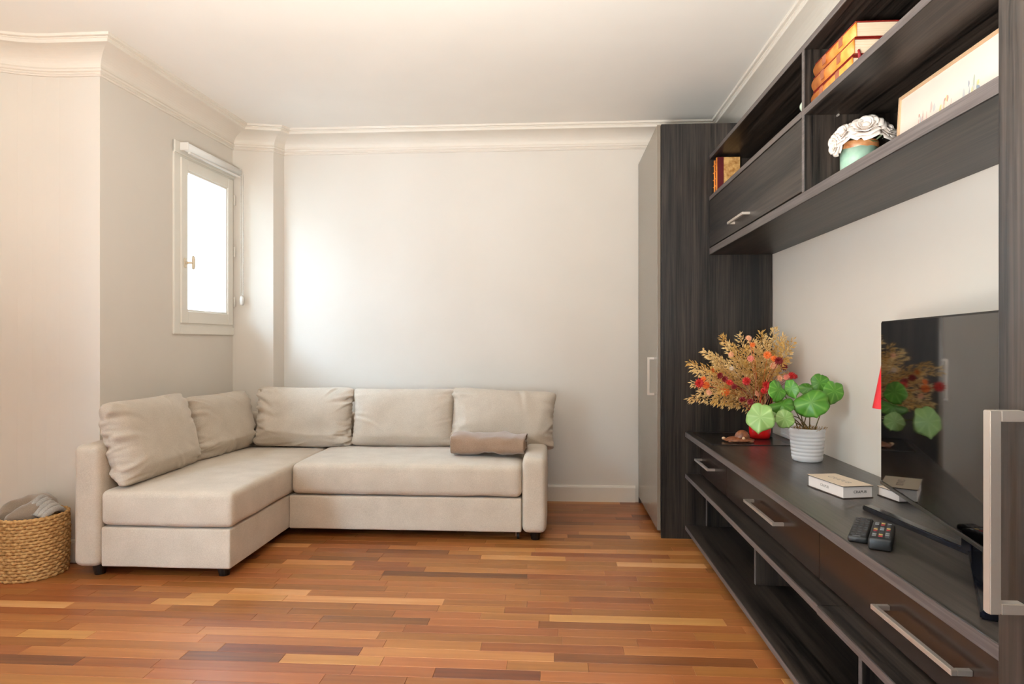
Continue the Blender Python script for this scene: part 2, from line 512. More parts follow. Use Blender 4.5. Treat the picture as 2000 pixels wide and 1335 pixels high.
wbox(S0 + .076, S1 - .076, -0.018, 0.012, SZ0 + .075, SZ0 + .086, bm=bm)
wbox(S0 + .076, S1 - .076, -0.018, 0.012, SZ1 - .079, SZ1 - .068, bm=bm)
obj('glazing_bead', bm, WP, sash)
obj('pane', wbox(S0 + .070, S1 - .070, -0.010, -0.007, SZ0 + .078, SZ1 - .072), MAT['window_glass'], win)
# handle: rosette, neck and T grip
hu, hz = S0 + .033, 1.605
bm = wbox(hu - .012, hu + .012, 0.022, 0.028, hz - .03, hz + .03, 0.004)
hd = obj('handle', bm, MAT['ivory_handle'], win)
obj('handle_neck', tube([W(hu, .028, hz), W(hu, .072, hz)], 0.008, 10), MAT['ivory_handle'], hd, True)
obj('handle_grip', tube([W(hu, .074, hz - .042), W(hu, .078, hz - .02), W(hu, .078, hz + .02), W(hu, .074, hz + .042)], [.007, .011, .011, .007], 10), MAT['ivory_handle'], hd, True)
for z in (1.40, 1.75, 2.11):
    obj('hinge', tube([W(S1 + .007, .026, z - .035), W(S1 + .007, .026, z + .035)], 0.007, 10), WP, win, True)

# tall windows outside the frame: frames and panes
def tall_window(name, mk, w0, w1, z0, z1, axis):
    root = thing(name, (XL, (w0 + w1) / 2, z0) if axis == 'y' else ((w0 + w1) / 2, YF, z0), kind='structure')
    def B(a0, a1, d0, d1, c0, c1):
        if axis == 'y': return bx((XL - d1, a0, c0), (XL - d0, a1, c1), 0.002)
        return bx((a0, YF - d1, c0), (a1, YF - d0, c1), 0.002)
    mid = (w0 + w1) / 2
    for a0, a1 in ((w0, w0 + .06), (w1 - .06, w1), (mid - .05, mid + .05)):
        obj('stile', B(a0, a1, .03, .09, z0, z1), WP, root)
    for c0_, c1_ in ((z0, z0 + .08), (z1 - .06, z1)):
        obj('rail', B(w0 + .06, mid - .05, .03, .09, c0_, c1_), WP, root)
        obj('rail', B(mid + .05, w1 - .06, .03, .09, c0_, c1_), WP, root)
    for a0, a1 in ((w0 + .06, mid - .05), (mid + .05, w1 - .06)):
        obj('pane', B(a0, a1, .058, .062, z0 + .08, z1 - .06), MAT['window_glass'], root)
tall_window('window_2', None, LW[0], LW[1], LW[2], LW[3], 'y')

# pale buildings across the street, seen through the small window or shading it
def building(name, lo, hi, axis, spots, label):
    r = thing(name, ((lo[0] + hi[0]) / 2, (lo[1] + hi[1]) / 2, lo[2]), label, 'building')
    obj('facade_wall', bx(lo, hi, 0), MAT['facade'], r)
    for a, z in spots:
        if axis == 'y':
            o = obj('building_window', bx((a - .45, lo[1] - .04, z), (a + .45, lo[1], z + 1.6), 0.01), MAT['white_plastic'], r)
            obj('pane', bx((a - .38, lo[1] - .06, z + .07), (a + .38, lo[1] - .041, z + 1.53), 0.004), MAT['facade_glass'], o)
        else:
            o = obj('building_window', bx((hi[0], a - .45, z), (hi[0] + .04, a + .45, z + 1.6), 0.01), MAT['white_plastic'], r)
            obj('pane', bx((hi[0] + .041, a - .38, z + .07), (hi[0] + .06, a + .38, z + 1.53), 0.004), MAT['facade_glass'], o)
    return r
bl = building('neighbouring_building', (-13.5, 13.0, -6.0), (-5.2, 15.0, 9.0), 'y', ((-9.2, 3.3), (-9.2, 0.2), (-11.2, 3.3)), 'pale facade seen through the small window')
obj('ledge', bx((-8.6, 12.85, 3.15), (-8.0, 13.0, 3.2), 0.01), MAT['facade_glass'], bl)
building('opposite_building', (-14.0, -14.0, -6.0), (-9.5, 9.5, 5.0), 'x', ((-2.0, 0.5), (1.0, 0.5), (4.0, 0.5), (1.0, 2.9), (4.0, 2.9)), 'pale building across the street outside the window')

add_noise_color('asphalt', (70, 70, 72), (90, 90, 90), nscale=3, rough=0.9)
struct('street', bx((-30, -25, -6.1), (3, 30, -6.0), 0), MAT['asphalt'])
# unseen fill light, added beside the camera to lift ceiling and walls
LX, LY_, LTILT = -0.4, -0.02, math.radians(30)
ul = thing('added_fill_light', (LX, LY_, 0), 'added unseen fill light in a tilted drum left of the camera', 'lamp')
obj('base', lathe([(0, 0), (.20, 0), (.20, .02), (.03, .035), (0, .035)], 40, (LX, LY_, 0)), MAT['brushed_nickel'], ul, True)
obj('pole', tube([(LX, LY_, .03), (LX, LY_, .80)], .014, 12), MAT['brushed_nickel'], ul, True)
bm = lathe([(0, -.06), (.25, -.06), (.28, -.04), (.28, .05), (.275, .05), (.272, -.035), (0, -.045)], 48)
bmesh.ops.rotate(bm, verts=bm.verts, cent=(0, 0, 0), matrix=Matrix.Rotation(-LTILT, 3, 'X'))
bmesh.ops.translate(bm, verts=bm.verts, vec=(LX, LY_, .86))
obj('fill_light_drum', bm, MAT['white_plastic'], ul, True)
l = bpy.data.lights.new('fill_light_disk', 'AREA'); l.shape = 'DISK'; l.size = 0.5; l.energy = 105; l.color = (0.985, 0.98, 0.93); l.spread = math.radians(130)
lo_ = bpy.data.objects.new('fill_light_disk', l); lo_.location = (0, math.sin(LTILT) * .045, .86 + math.cos(LTILT) * .045); lo_.rotation_euler = (math.pi - LTILT, 0, 0); lo_.parent = ul
COL.objects.link(lo_)

# ------------------------------------------------------------------ parquet strips
rnd = random.Random(11)
SW = 0.066
strips = []
y = YF + 0.004
row = 0
while y < YB - 0.004:
    y1 = min(y + SW, YB - 0.003)
    x = XL + 0.003 - rnd.uniform(0, 0.4)
    while x < XR - 0.003:
        ln = rnd.choice((0.28, 0.36, 0.44, 0.44, 0.52, 0.6, 0.7))
        x1 = x + ln
        a0, a1 = max(x, XL + .003), min(x1, XR - .003)
        if a1 - a0 > 0.03:
            r = rnd.random()
            if r < .12: t_ = rnd.uniform(0.02, 0.16)
            elif r < .24: t_ = rnd.uniform(0.60, 0.86)
            else: t_ = rnd.uniform(0.22, 0.52)
            strips.append((a0, a1, y, y1, t_, rnd.random(), rnd.random()))
        x = x1
    y += SW; row += 1

def in_wall(s):
    cx, cy = (s[0] + s[1]) / 2, (s[2] + s[3]) / 2
    return (cx < -2.32 and cy > 3.2) or (cy > 4.46 and s[1] < -1.95) or (cx < -2.9 and cy > 3.05)
strips = [s for s in strips if not in_wall(s)]
def vis_area(s):
    cx, cy = (s[0] + s[1]) / 2, (s[2] + s[3]) / 2
    z = -cx * SA + cy * CA
    if z < 1.9: return 0
    px, py, z = pix(cx, cy, 0)
    p0 = pix(s[0], cy, 0)[0]; p1 = pix(s[1], cy, 0)[0]
    if p1 < 0 or p0 > 2000 or py > 1350: return 0
    w_ = min(p1, 2000) - max(p0, 0)
    if w_ <= 0: return 0
    if -2.25 < cx < -1.55 and cy > 3.05: return 0          # under the chaise
    if -1.6 < cx < -0.05 and cy > 3.72: return 0            # under the seat
    if cx > 0.78 and cy < 3.75: return 0                    # under the console
    if cx > 0.62 and cy > 3.75: return 0                    # under the wardrobe
    if cx > 0.62 and cy < 0.95: return 0
    return w_ * (pix(cx, s[2], 0)[1] - pix(cx, s[3], 0)[1])
order = sorted(range(len(strips)), key=lambda i: -vis_area(strips[i]))
def strip_geo(s, V, Fc):
    g_, c_ = 0.0004, 0.0008
    x0, x1, y0, y1 = s[0] + g_, s[1] - g_, s[2] + g_, s[3] - g_
    b0 = len(V)
    for (X0, X1, Y0, Y1, Z) in ((x0, x1, y0, y1, -0.012), (x0, x1, y0, y1, -c_), (x0 + c_, x1 - c_, y0 + c_, y1 - c_, 0.0)):
        V += [(X0, Y0, Z), (X1, Y0, Z), (X1, Y1, Z), (X0, Y1, Z)]
    for l in (0, 4):
        for k in range(4):
            Fc.append((b0 + l + k, b0 + l + (k + 1) % 4, b0 + l + 4 + (k + 1) % 4, b0 + l + 4 + k))
    Fc.append((b0 + 8, b0 + 9, b0 + 10, b0 + 11))
def strip_mesh(name, ss):
    V, Fc, C = [], [], []
    for s in ss:
        strip_geo(s, V, Fc); C += [(s[4], s[5], s[6], 1.0)] * 12
    me = bpy.data.meshes.new(name); me.from_pydata(V, [], Fc)
    ca = me.color_attributes.new('tone', 'FLOAT_COLOR', 'POINT')
    ca.data.foreach_set('color', [c for col in C for c in col])
    me.update()
    return me
NPL = 300
for i in order[:NPL]:
    link('parquet_strip', strip_mesh('parquet_strip', [strips[i]]), MAT['parquet'], floor)
o = link('parquet_rest', strip_mesh('parquet_rest', [strips[i] for i in order[NPL:]]), MAT['parquet'], floor)
o['kind'] = 'stuff'

# ------------------------------------------------------------------ built-in furniture
LV, LY, LT, LE = MAT['laminate_vertical'], MAT['laminate_lengthwise'], MAT['laminate_top'], MAT['laminate_lit_edge']
NI = MAT['brushed_nickel']

def bar_handle(parent, a, b, out, bar=0.012, stand=0.034, tw=None):
    """U-shaped bar handle from a to b, standing off along out"""
    a, b, out = Vector(a), Vector(b), Vector(out)
    d = (b - a).normalized(); s = d.cross(out).normalized()
    tw = tw or bar
    def slab(p0, p1, w1, w2, ax1, ax2):
        bm = bmesh.new()
        vs = []
        for p in (p0, p1):
            for i, j in ((-1, -1), (1, -1), (1, 1), (-1, 1)):
                vs.append(bm.verts.new(p + ax1 * i * w1 / 2 + ax2 * j * w2 / 2))
        bm.faces.new(vs[0:4]); bm.faces.new(vs[4:8])
        for k in range(4): bm.faces.new((vs[k], vs[(k + 1) % 4], vs[4 + (k + 1) % 4], vs[4 + k]))
        bmesh.ops.recalc_face_normals(bm, faces=bm.faces)
        bmesh.ops.bevel(bm, geom=list(bm.edges), offset=0.001, segments=2, affect='EDGES')
        return bm
    h = obj('handle', slab(a + out * stand, b + out * stand, tw, bar, s, out), NI, parent)
    for p in (a + d * bar / 2, b - d * bar / 2):
        obj('handle_post', slab(p, p + out * (stand - bar / 2), bar, tw, d, s), NI, h)
    return h

XW = 0.595       # plane of the wardrobe doors
YW = 3.757       # near side of the far wardrobe
WH = 2.362
def wardrobe(y0, y1, label, near):
    yc = (y0 + y1) / 2
    r = thing('wardrobe', (0.92, yc, 0), label, 'wardrobe')
    xb = XR - 0.003
    obj('side_panel', bx((XW + .022, y0, 0.0), (xb, y0 + .02, WH)), LV, r)
    obj('side_panel', bx((XW + .022, y1 - .02, 0.0), (xb, y1, WH)), LV, r)
    obj('top_panel', bx((XW + .022, y0 + .02, WH - .02), (xb, y1 - .02, WH)), LV, r)
    obj('bottom_panel', bx((XW + .022, y0 + .02, .07), (xb, y1 - .02, .09)), LV, r)
    obj('back_panel', bx((xb - .008, y0 + .02, .09), (xb, y1 - .02, WH - .02), 0), LV, r)
    obj('plinth', bx((XW + .05, y0 + .02, 0.0), (XW + .066, y1 - .02, .07)), MAT['black_plastic'], r)
    return r
w1 = wardrobe(YW, YB - 0.004, 'tall dark wardrobe at back wall with taupe lacquered door', False)
d1 = obj('door', bx((XW, YW + .003, .045), (XW + .019, YB - .03, WH - .002), 0.0015), MAT['lacquer_door'], w1)
bar_handle(d1, (XW, YW + .115, .808), (XW, YW + .115, 1.03), (-1, 0, 0))
obj('filler_strip', bx((XW + .002, YB - .028, .0), (XW + .02, YB - .005, WH)), LV, w1)
w2 = wardrobe(-1.2, 0.912, 'near dark woodgrain wardrobe cut by right edge of photo', True)
for (a0, a1, hy) in ((0.205, 0.910, 0.866), (-0.5, 0.200, -0.45), (-1.198, -0.503, -0.55)):
    dd = obj('door', bx((XW, a0, .045), (XW + .019, a1, WH - .002), 0.0015), LV, w2)
    bar_handle(dd, (XW, hy, .775), (XW, hy, 1.033), (-1, 0, 0), bar=0.014, stand=0.036)

# media console: worktop, drawers, shelves
XC = 0.752      # front edge of the boards
CT = 0.610      # top of the worktop
YC0, YC1 = 0.916, YW - 0.003
XBK = XR - 0.003
wt = obj('console_worktop', bx((XC, YC0, CT - .030), (XBK, YC1, CT), 0.003, 2), LT, None, origin=((XC + XBK) / 2, (YC0 + YC1) / 2, CT - .03))
tag(wt, 'long dark wood worktop carrying the television and plants', 'worktop')
# edge band, with the light on the front edge painted as a paler tone
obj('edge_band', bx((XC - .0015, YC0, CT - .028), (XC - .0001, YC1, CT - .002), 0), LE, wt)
cs = thing('media_console', ((XC + XBK) / 2, (YC0 + YC1) / 2, 0), 'dark low media console with three brown drawers and open shelves', 'console')
MS = 0.372; BS = 0.078; BT = 0.025
JY = 1.90
zt = CT - .0305
obj('middle_shelf', bx((XC, JY + .0008, MS - BT), (XBK, YC1, MS)), LY, cs)
obj('middle_shelf', bx((XC - .002, YC0, MS - BT - .001), (XBK, JY - .0008, MS - .0005)), LY, cs)
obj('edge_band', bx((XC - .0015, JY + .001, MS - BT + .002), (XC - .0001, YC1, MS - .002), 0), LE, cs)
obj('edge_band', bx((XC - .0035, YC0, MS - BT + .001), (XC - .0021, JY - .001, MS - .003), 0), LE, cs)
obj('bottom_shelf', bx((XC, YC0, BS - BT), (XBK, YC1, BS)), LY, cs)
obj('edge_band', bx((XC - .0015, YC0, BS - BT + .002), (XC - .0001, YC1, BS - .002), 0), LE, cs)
obj('plinth', bx((XC + .04, YC0 + .02, 0), (XBK - .02, YC1 - .02, BS - BT)), MAT['black_plastic'], cs)
for yy in (YC1 - .022, 2.845, 1.885, YC0):
    obj('divider', bx((0.868, yy, BS), (XBK, yy + .022, MS - BT - .001)), LV, cs)
    obj('edge_band', bx((0.8665, yy + .001, BS + .001), (0.8679, yy + .021, MS - BT - .002), 0), LE, cs)
obj('back_panel', bx((XBK - .008, YC0 + .022, BS), (XBK - .001, YC1 - .022, MS - BT - .001), 0), LV, cs)
obj('carcass', bx((0.852, YC0, MS + .001), (XBK, YC1, zt), 0), MAT['black_plastic'], cs)
XD = 0.832
for (a0, a1) in ((3.182, YC1 - .002), (2.092, 3.178), (YC0 + .002, 2.088)):
    dr = obj('drawer', bx((XD, a0, MS + .006), (XD + .019, a1, zt - .002)), MAT['lacquer_brown'], cs)
    hc = (a0 + a1) / 2
    hl = 0.105 if a1 - a0 < .7 else 0.16
    h0, h1 = (3.40, 3.70) if a1 > 3.5 else ((2.40, 2.76) if a1 > 2.5 else (1.345, 1.675))
    bar_handle(dr, (XD, h0, .462), (XD, h1, .462), (-1, 0, 0), bar=0.012, stand=0.036)

# hanging unit
XU = 0.888
UB, UT = 1.614, 2.176
us = thing('wall_shelf_unit', ((XU + XBK) / 2, (YC0 + YC1) / 2, UB), 'dark wall-hung shelf unit above the console with flap door', 'shelf unit')
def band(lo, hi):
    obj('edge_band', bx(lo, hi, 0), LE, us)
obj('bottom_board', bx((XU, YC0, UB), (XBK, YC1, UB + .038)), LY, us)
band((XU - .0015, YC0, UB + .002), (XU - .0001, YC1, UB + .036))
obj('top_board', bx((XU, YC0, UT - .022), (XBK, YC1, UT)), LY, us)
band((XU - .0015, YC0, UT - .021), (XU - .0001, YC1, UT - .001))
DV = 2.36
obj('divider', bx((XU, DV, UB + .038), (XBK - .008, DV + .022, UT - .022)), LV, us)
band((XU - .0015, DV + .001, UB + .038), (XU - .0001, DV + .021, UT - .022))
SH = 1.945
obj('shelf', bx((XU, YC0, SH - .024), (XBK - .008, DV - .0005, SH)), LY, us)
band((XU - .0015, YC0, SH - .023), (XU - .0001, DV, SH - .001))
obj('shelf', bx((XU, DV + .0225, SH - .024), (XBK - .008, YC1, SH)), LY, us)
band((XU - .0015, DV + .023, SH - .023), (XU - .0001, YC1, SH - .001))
obj('back_panel', bx((XBK - .0075, YC0, UB + .038), (XBK - .0005, YC1, UT - .022), 0), LV, us)
fd = obj('flap_door', bx((XU, DV + .024, UB + .044), (XU + .019, YC1 - .004, SH - .028)), LY, us)
bar_handle(fd, (XU, 2.995, 1.702), (XU, 3.25, 1.702), (-1, 0, 0), bar=0.012, stand=0.03)
for yy in (YC1 - .022, YC0):
    obj('end_panel', bx((XU + .022, yy, UB + .038), (XBK - .008, yy + .021, UT - .022)), LV, us)
obj('shelf_pin', tube([(1.0, DV - .012, SH - .028), (1.0, DV - .0005, SH - .028)], .004, 8), NI, us)

# ------------------------------------------------------------------ sofa
SF = MAT['sofa_fabric']
so = thing('corner_sofa', (-1.16, 3.75, 0), 'large beige fabric corner sofa with chaise on the left', 'sofa')
def sb(name, lo, hi, r, smooth=True, m_=SF, **kw):
    return obj(name, soft_box(lo, hi, r, **kw), m_, so, smooth)
sb('armrest', (-2.284, 2.955, .048), (-2.152, 4.33, .63), .036, amp=.003, seed=1)
sb('armrest', (-.172, 3.625, .048), (-.036, 4.44, .472), .036, amp=.004, seed=2)
sb('backrest', (-2.235, 4.325, .05), (-.04, 4.435, .64), .045, amp=.003, seed=3)
sb('chaise_base', (-2.150, 2.968, .05), (-1.515, 4.322, .238), .010, amp=.001, seed=4)
sb('chaise_seat', (-2.150, 2.958, .244), (-1.500, 4.322, .412), .032, crown=.012, amp=.004, seed=5)
sb('seat_base', (-1.513, 3.645, .05), (-.176, 4.322, .240), .010, amp=.001, seed=6)
sb('seat_cushion', (-1.496, 3.632, .248), (-.176, 4.322, .424), .035, crown=.014, amp=.005, seed=7)
for (x, y) in ((-2.19, 3.02), (-1.58, 3.04), (-.10, 3.70), (-.10, 4.36), (-2.19, 4.25), (-1.2, 4.36)):
    obj('leg', lathe([(0, 0), (.024, 0), (.034, .05), (0, .05)], 20, (x, y, 0)), MAT['black_plastic'], so)
obj('caster', tube([(-.205, 3.70, .02), (-.19, 3.70, .02)], .02, 14), MAT['black_plastic'], so)
obj('caster_fork', bx((-.212, 3.695, .018), (-.208, 3.705, .05), 0), NI, so)
obj('under_frame', bx((-1.45, 3.75, .028), (-.24, 4.25, .05), 0), MAT['black_plastic'], so)

# cushions: two sewn sheets inflated and slumped by a small cloth solver
def sim_cushion(w, h, T, nx=50, ny=34, seed=0, steps=110, iters=10, grav=2.2, press=9.0, slump=0.0):
    rng = np.random.default_rng(seed)
    dx, dy = w / (nx - 1), h / (ny - 1)
    u = np.linspace(-1, 1, nx)[None, :]; v = np.linspace(-1, 1, ny)[:, None]
    X = np.zeros((2, ny, nx, 3))
    X[..., 0] = u * w / 2; X[..., 1] = v * h / 2
    prof = (1 - u ** 4) * (1 - v ** 4)
    X[0, ..., 2] = .012 * prof; X[1, ..., 2] = -.012 * prof
    low = sum(np.sin(u * a + p1) * np.cos(v * b + p2) for a, b, p1, p2 in rng.uniform(1, 6, (5, 4)))
    X[..., 2] += .002 * low * prof + rng.normal(0, .0012, (2, ny, nx)) * prof
    lim = T / 2 * np.sqrt(np.clip((1 - np.abs(u) ** 5) * (1 - np.abs(v) ** 3.2), 0, 1)) * (1 + .05 * low)
    lim = lim * (1 - .16 * v)            # filling settles low
    Vv = np.zeros_like(X)
    Y0 = X[..., 1].copy(); X0 = X[..., 0].copy()
    sag = .006 + .022 * prof + .012 * (1 - u ** 2) * (v > .9)
    dt = 1 / 60
    diag = math.hypot(dx, dy)
    def proj(a, b, L0, k):
        d = b - a; l = np.linalg.norm(d, axis=-1, keepdims=True) + 1e-9
        c = k * .5 * (l - L0) / l * d
        return c
    for s in range(steps):
        du = np.gradient(X, axis=2); dv = np.gradient(X, axis=1)
        Nn = np.cross(du, dv); Nn /= np.linalg.norm(Nn, axis=-1, keepdims=True) + 1e-9
        Nn[1] *= -1
        Fz = press * Nn
        Fz[..., 1] -= grav
        Vv = (Vv + dt * Fz) * .93
        P = X + dt * Vv
        for it in range(iters):
            for st in (0, 1):
                a, b2 = P[:, :, st:-1:2], P[:, :, st + 1::2]
                n_ = min(a.shape[2], b2.shape[2]); c = proj(a[:, :, :n_], b2[:, :, :n_], dx, .9); a[:, :, :n_] += c; b2[:, :, :n_] -= c
                a, b2 = P[:, st:-1:2], P[:, st + 1::2]
                n_ = min(a.shape[1], b2.shape[1]); c = proj(a[:, :n_], b2[:, :n_], dy, .9); a[:, :n_] += c; b2[:, :n_] -= c
            for st in (0, 1):
                a, b2 = P[:, st:-1:2, :-1], P[:, st + 1::2, 1:]
                n_ = min(a.shape[1], b2.shape[1]); c = proj(a[:, :n_], b2[:, :n_], diag, .35); a[:, :n_] += c; b2[:, :n_] -= c
                a, b2 = P[:, st:-1:2, 1:], P[:, st + 1::2, :-1]
                n_ = min(a.shape[1], b2.shape[1]); c = proj(a[:, :n_], b2[:, :n_], diag, .35); a[:, :n_] += c; b2[:, :n_] -= c
            for sl in (np.s_[0, :], np.s_[-1, :]):
                m_ = (P[0][sl] + P[1][sl]) / 2; P[0][sl] = m_; P[1][sl] = m_
            for sl in (np.s_[:, 0], np.s_[:, -1]):
                m_ = (P[0][sl] + P[1][sl]) / 2; P[0][sl] = m_; P[1][sl] = m_
            P[0, ..., 2] = np.minimum(P[0, ..., 2], lim + .004); P[1, ..., 2] = np.maximum(P[1, ..., 2], -lim - .004)
            P[..., 1] = np.clip(P[..., 1], Y0 * .93 - sag, Y0 * .93 + .012)
            P[..., 0] = np.clip(P[..., 0], X0 * .95 - .015, X0 * .95 + .015)
        Vv = (P - X) / dt
        X = P
    return X

def up2(A, ax):
    n_ = A.shape[ax]
    A = np.moveaxis(A, ax, 0)
    B = np.zeros((2 * n_ - 1,) + A.shape[1:])
    B[::2] = A
    pad = np.concatenate([2 * A[:1] - A[1:2], A, 2 * A[-1:] - A[-2:-1]])
    B[1::2] = (-pad[:-3] + 9 * pad[1:-2] + 9 * pad[2:-1] - pad[3:]) / 16
    return np.moveaxis(B, 0, ax)
def add_folds(X, seed, n=26, amp=.006, bias=0):
    """refine the sheet and press in soft creases running in from seams and corners"""
    rng = np.random.default_rng(seed)
    X = up2(up2(X, 1), 2)
    un = np.linspace(-1, 1, X.shape[2])[None, None, :]; vn = np.linspace(-1, 1, X.shape[1])[None, :, None]
    cut = np.abs(un) ** 7 * np.abs(vn) ** 7          # rounded corners
    X[..., 0] *= 1 - .07 * cut; X[..., 1] *= 1 - .11 * cut
    _, ny, nx, _ = X.shape
    u = np.linspace(-1, 1, nx)[None, :] * 1.5; v = np.linspace(-1, 1, ny)[:, None]
    for side in (0, 1):
        du = np.gradient(X[side], axis=1); dv = np.gradient(X[side], axis=0)
        Nn = np.cross(du, dv); Nn /= np.linalg.norm(Nn, axis=-1, keepdims=True) + 1e-9
        if side: Nn = -Nn
        D = np.zeros((ny, nx))
        for k in range(n):
            e = rng.random()
            if e < .45:
                cu, cv = rng.choice([-1.5, 1.5]), rng.choice([-1, 1]) * rng.uniform(.45, 1)
            elif e < .8:
                cu, cv = rng.choice([-1.5, 1.5]), rng.uniform(-.9, .9)
            else:
                cu, cv = rng.uniform(-1.4, 1.4), rng.choice([-1, 1])
            ang = math.atan2(-cv * .5 + rng.normal(0, .35) - .25 * bias, -cu + rng.normal(0, .35))
            ln = rng.uniform(.35, 1.15); wd = rng.uniform(.035, .085); cv_ = rng.normal(0, .5)
            s_ = (u - cu) * math.cos(ang) + (v - cv) * math.sin(ang)
            t_ = -(u - cu) * math.sin(ang) + (v - cv) * math.cos(ang) - cv_ * s_ ** 2 * .4
            f = np.exp(-(t_ / wd) ** 2) - .55 * np.exp(-((t_ - wd * 1.5) / wd) ** 2)
            fade = np.clip(s_ / .08, 0, 1) * np.clip(1 - s_ / ln, 0, 1) ** 1.2
            D += amp * rng.uniform(.35, 1.0) * rng.choice([-1, 1]) * f * fade
        edge = np.clip(np.minimum(1.5 - np.abs(u), 1 - np.abs(v)) / .12, 0, 1)
        X[side] = X[side] + Nn * (D * edge)[..., None]
    return X
def cushion_bm(X):
    _, ny, nx, _ = X.shape
    bm = bmesh.new()
    f = [[bm.verts.new(X[0, j, i]) for i in range(nx)] for j in range(ny)]
    b_ = [[f[j][i] if j in (0, ny - 1) or i in (0, nx - 1) else bm.verts.new(X[1, j, i]) for i in range(nx)] for j in range(ny)]
    for j in range(ny - 1):
        for i in range(nx - 1):
            bm.faces.new((f[j][i], f[j][i + 1], f[j + 1][i + 1], f[j + 1][i]))
            bm.faces.new((b_[j][i], b_[j + 1][i], b_[j + 1][i + 1], b_[j][i + 1]))
    return bm

def place_cushion(name, X, base_pt, ux, uy, m_, label, cat, group=None):
    """base_pt = middle of the bottom edge; ux along the width, uy up the face"""
    ux = Vector(ux).normalized(); uy = Vector(uy); uy = (uy - ux * uy.dot(ux)).normalized()
    uz = ux.cross(uy)
    miny = X[..., 1].min()
    bm = cushion_bm(X)
    for v in bm.verts:
        c = v.co.copy()
        v.co = ux * c.x + uy * (c.y - miny) + uz * c.z
    o = obj(name, bm, m_, None, True, local=True)
    o.location = base_pt
    return tag(o, label, cat, group)

CF = MAT['cushion_fabric']
GRP = 'loose back cushions of the sofa'
def R3(v, ax, deg): return Matrix.Rotation(math.radians(deg), 3, ax) @ Vector(v)
cA = add_folds(sim_cushion(.74, .47, .17, seed=3), 1, 38, .014)
cB = add_folds(sim_cushion(.66, .43, .17, seed=8, grav=3.0), 2, 46, .016)
cC = add_folds(sim_cushion(.70, .44, .17, seed=5, grav=4.5, press=7), 3, 60, .020, 1)
cD = add_folds(sim_cushion(.72, .425, .16, seed=14, grav=1.6, press=10), 4, 22, .007)
cE = add_folds(sim_cushion(.72, .425, .18, seed=21, grav=1.8), 5, 30, .013)
place_cushion('back_cushion', cA, (-2.065, 3.33, .418), (-.02, 1, .0), (-.26, 0, 1), CF, 'largest beige cushion leaning on the left armrest at chaise front', 'cushion', GRP)
place_cushion('back_cushion', cB, (-2.055, 3.985, .418), (.10, 1, 0), (-.20, 0, 1), CF, 'beige cushion in sofa corner against the window wall', 'cushion', GRP)
place_cushion('back_cushion', cC, (-1.655, 4.215, .420), (1, .02, 0), (0, .16, 1), CF, 'wrinkled beige cushion on back of sofa above the chaise', 'cushion', GRP)
place_cushion('back_cushion', cD, (-.985, 4.215, .436), (1, 0, 0), (0, .16, 1), CF, 'smooth beige cushion in the middle of the long seat', 'cushion', GRP)
place_cushion('back_cushion', cE, (-.335, 4.20, .436), (1, .0, -.045), (.0, .18, 1), CF, 'beige cushion overhanging the right armrest behind folded blanket', 'cushion', GRP)

# folded fleece on the seat: one sheet folded over and over, seen at its end
def fold_curve(w, h, turns=3):
    pts = []
    n = 64
    for i in range(n * turns + 1):
        t = i / n * 2 * math.pi
        k = 1 - .27 * (i / n)
        ca, sa = math.cos(t), math.sin(t)
        e = .55
        pts.append((k * w / 2 * math.copysign(abs(ca) ** e, ca), k * h / 2 * math.copysign(abs(sa) ** e, sa)))
    return pts[::2]
def folded_blanket(length, w, h, seed, nl=30):
    prof = fold_curve(w, h)
    bm = bmesh.new(); rings = []
    for i in range(nl + 1):
        s = (i / nl - .5)
        ring = []
        for j, (a_, b_) in enumerate(prof):
            q = Vector((s * length * (1 + .02 * math.sin(j * .3)), a_, b_))
            nv = noise.noise_vector(Vector((s * 4 + seed, a_ * 9, b_ * 9 + seed)))
            n2 = noise.noise_vector(Vector((s * 14 + seed * 2, a_ * 6, b_ * 6)))
            q += Vector((0, nv.y * .016 + n2.y * .006, nv.z * .020 + n2.z * .007))
            q.z *= (1 - .25 * max(0, abs(s) * 2 - .75))
            ring.append(bm.verts.new(q))
        rings.append(ring)
    for a_, b_ in zip(rings, rings[1:]):
        for k in range(len(a_) - 1):
            bm.faces.new((a_[k], b_[k], b_[k + 1], a_[k + 1]))
    bmesh.ops.recalc_face_normals(bm, faces=bm.faces)
    mz = min(v.co.z for v in bm.verts)
    bmesh.ops.translate(bm, verts=bm.verts, vec=(0, 0, -mz))
    return bm
bm = folded_blanket(.445, .25, .130, 4)
bk = obj('folded_blanket', bm, MAT['fleece_brown'], None, True, local=True)
bk.location = (-.385, 3.93, .441); bk.rotation_euler = (0, 0, math.radians(-2))
md = bk.modifiers.new('solid', 'SOLIDIFY'); md.thickness = .007; md.offset = 0
md = bk.modifiers.new('subsurf', 'SUBSURF'); md.levels = 1; md.render_levels = 1
tag(bk, 'brown fleece blanket folded on the seat beside right armrest', 'blanket')
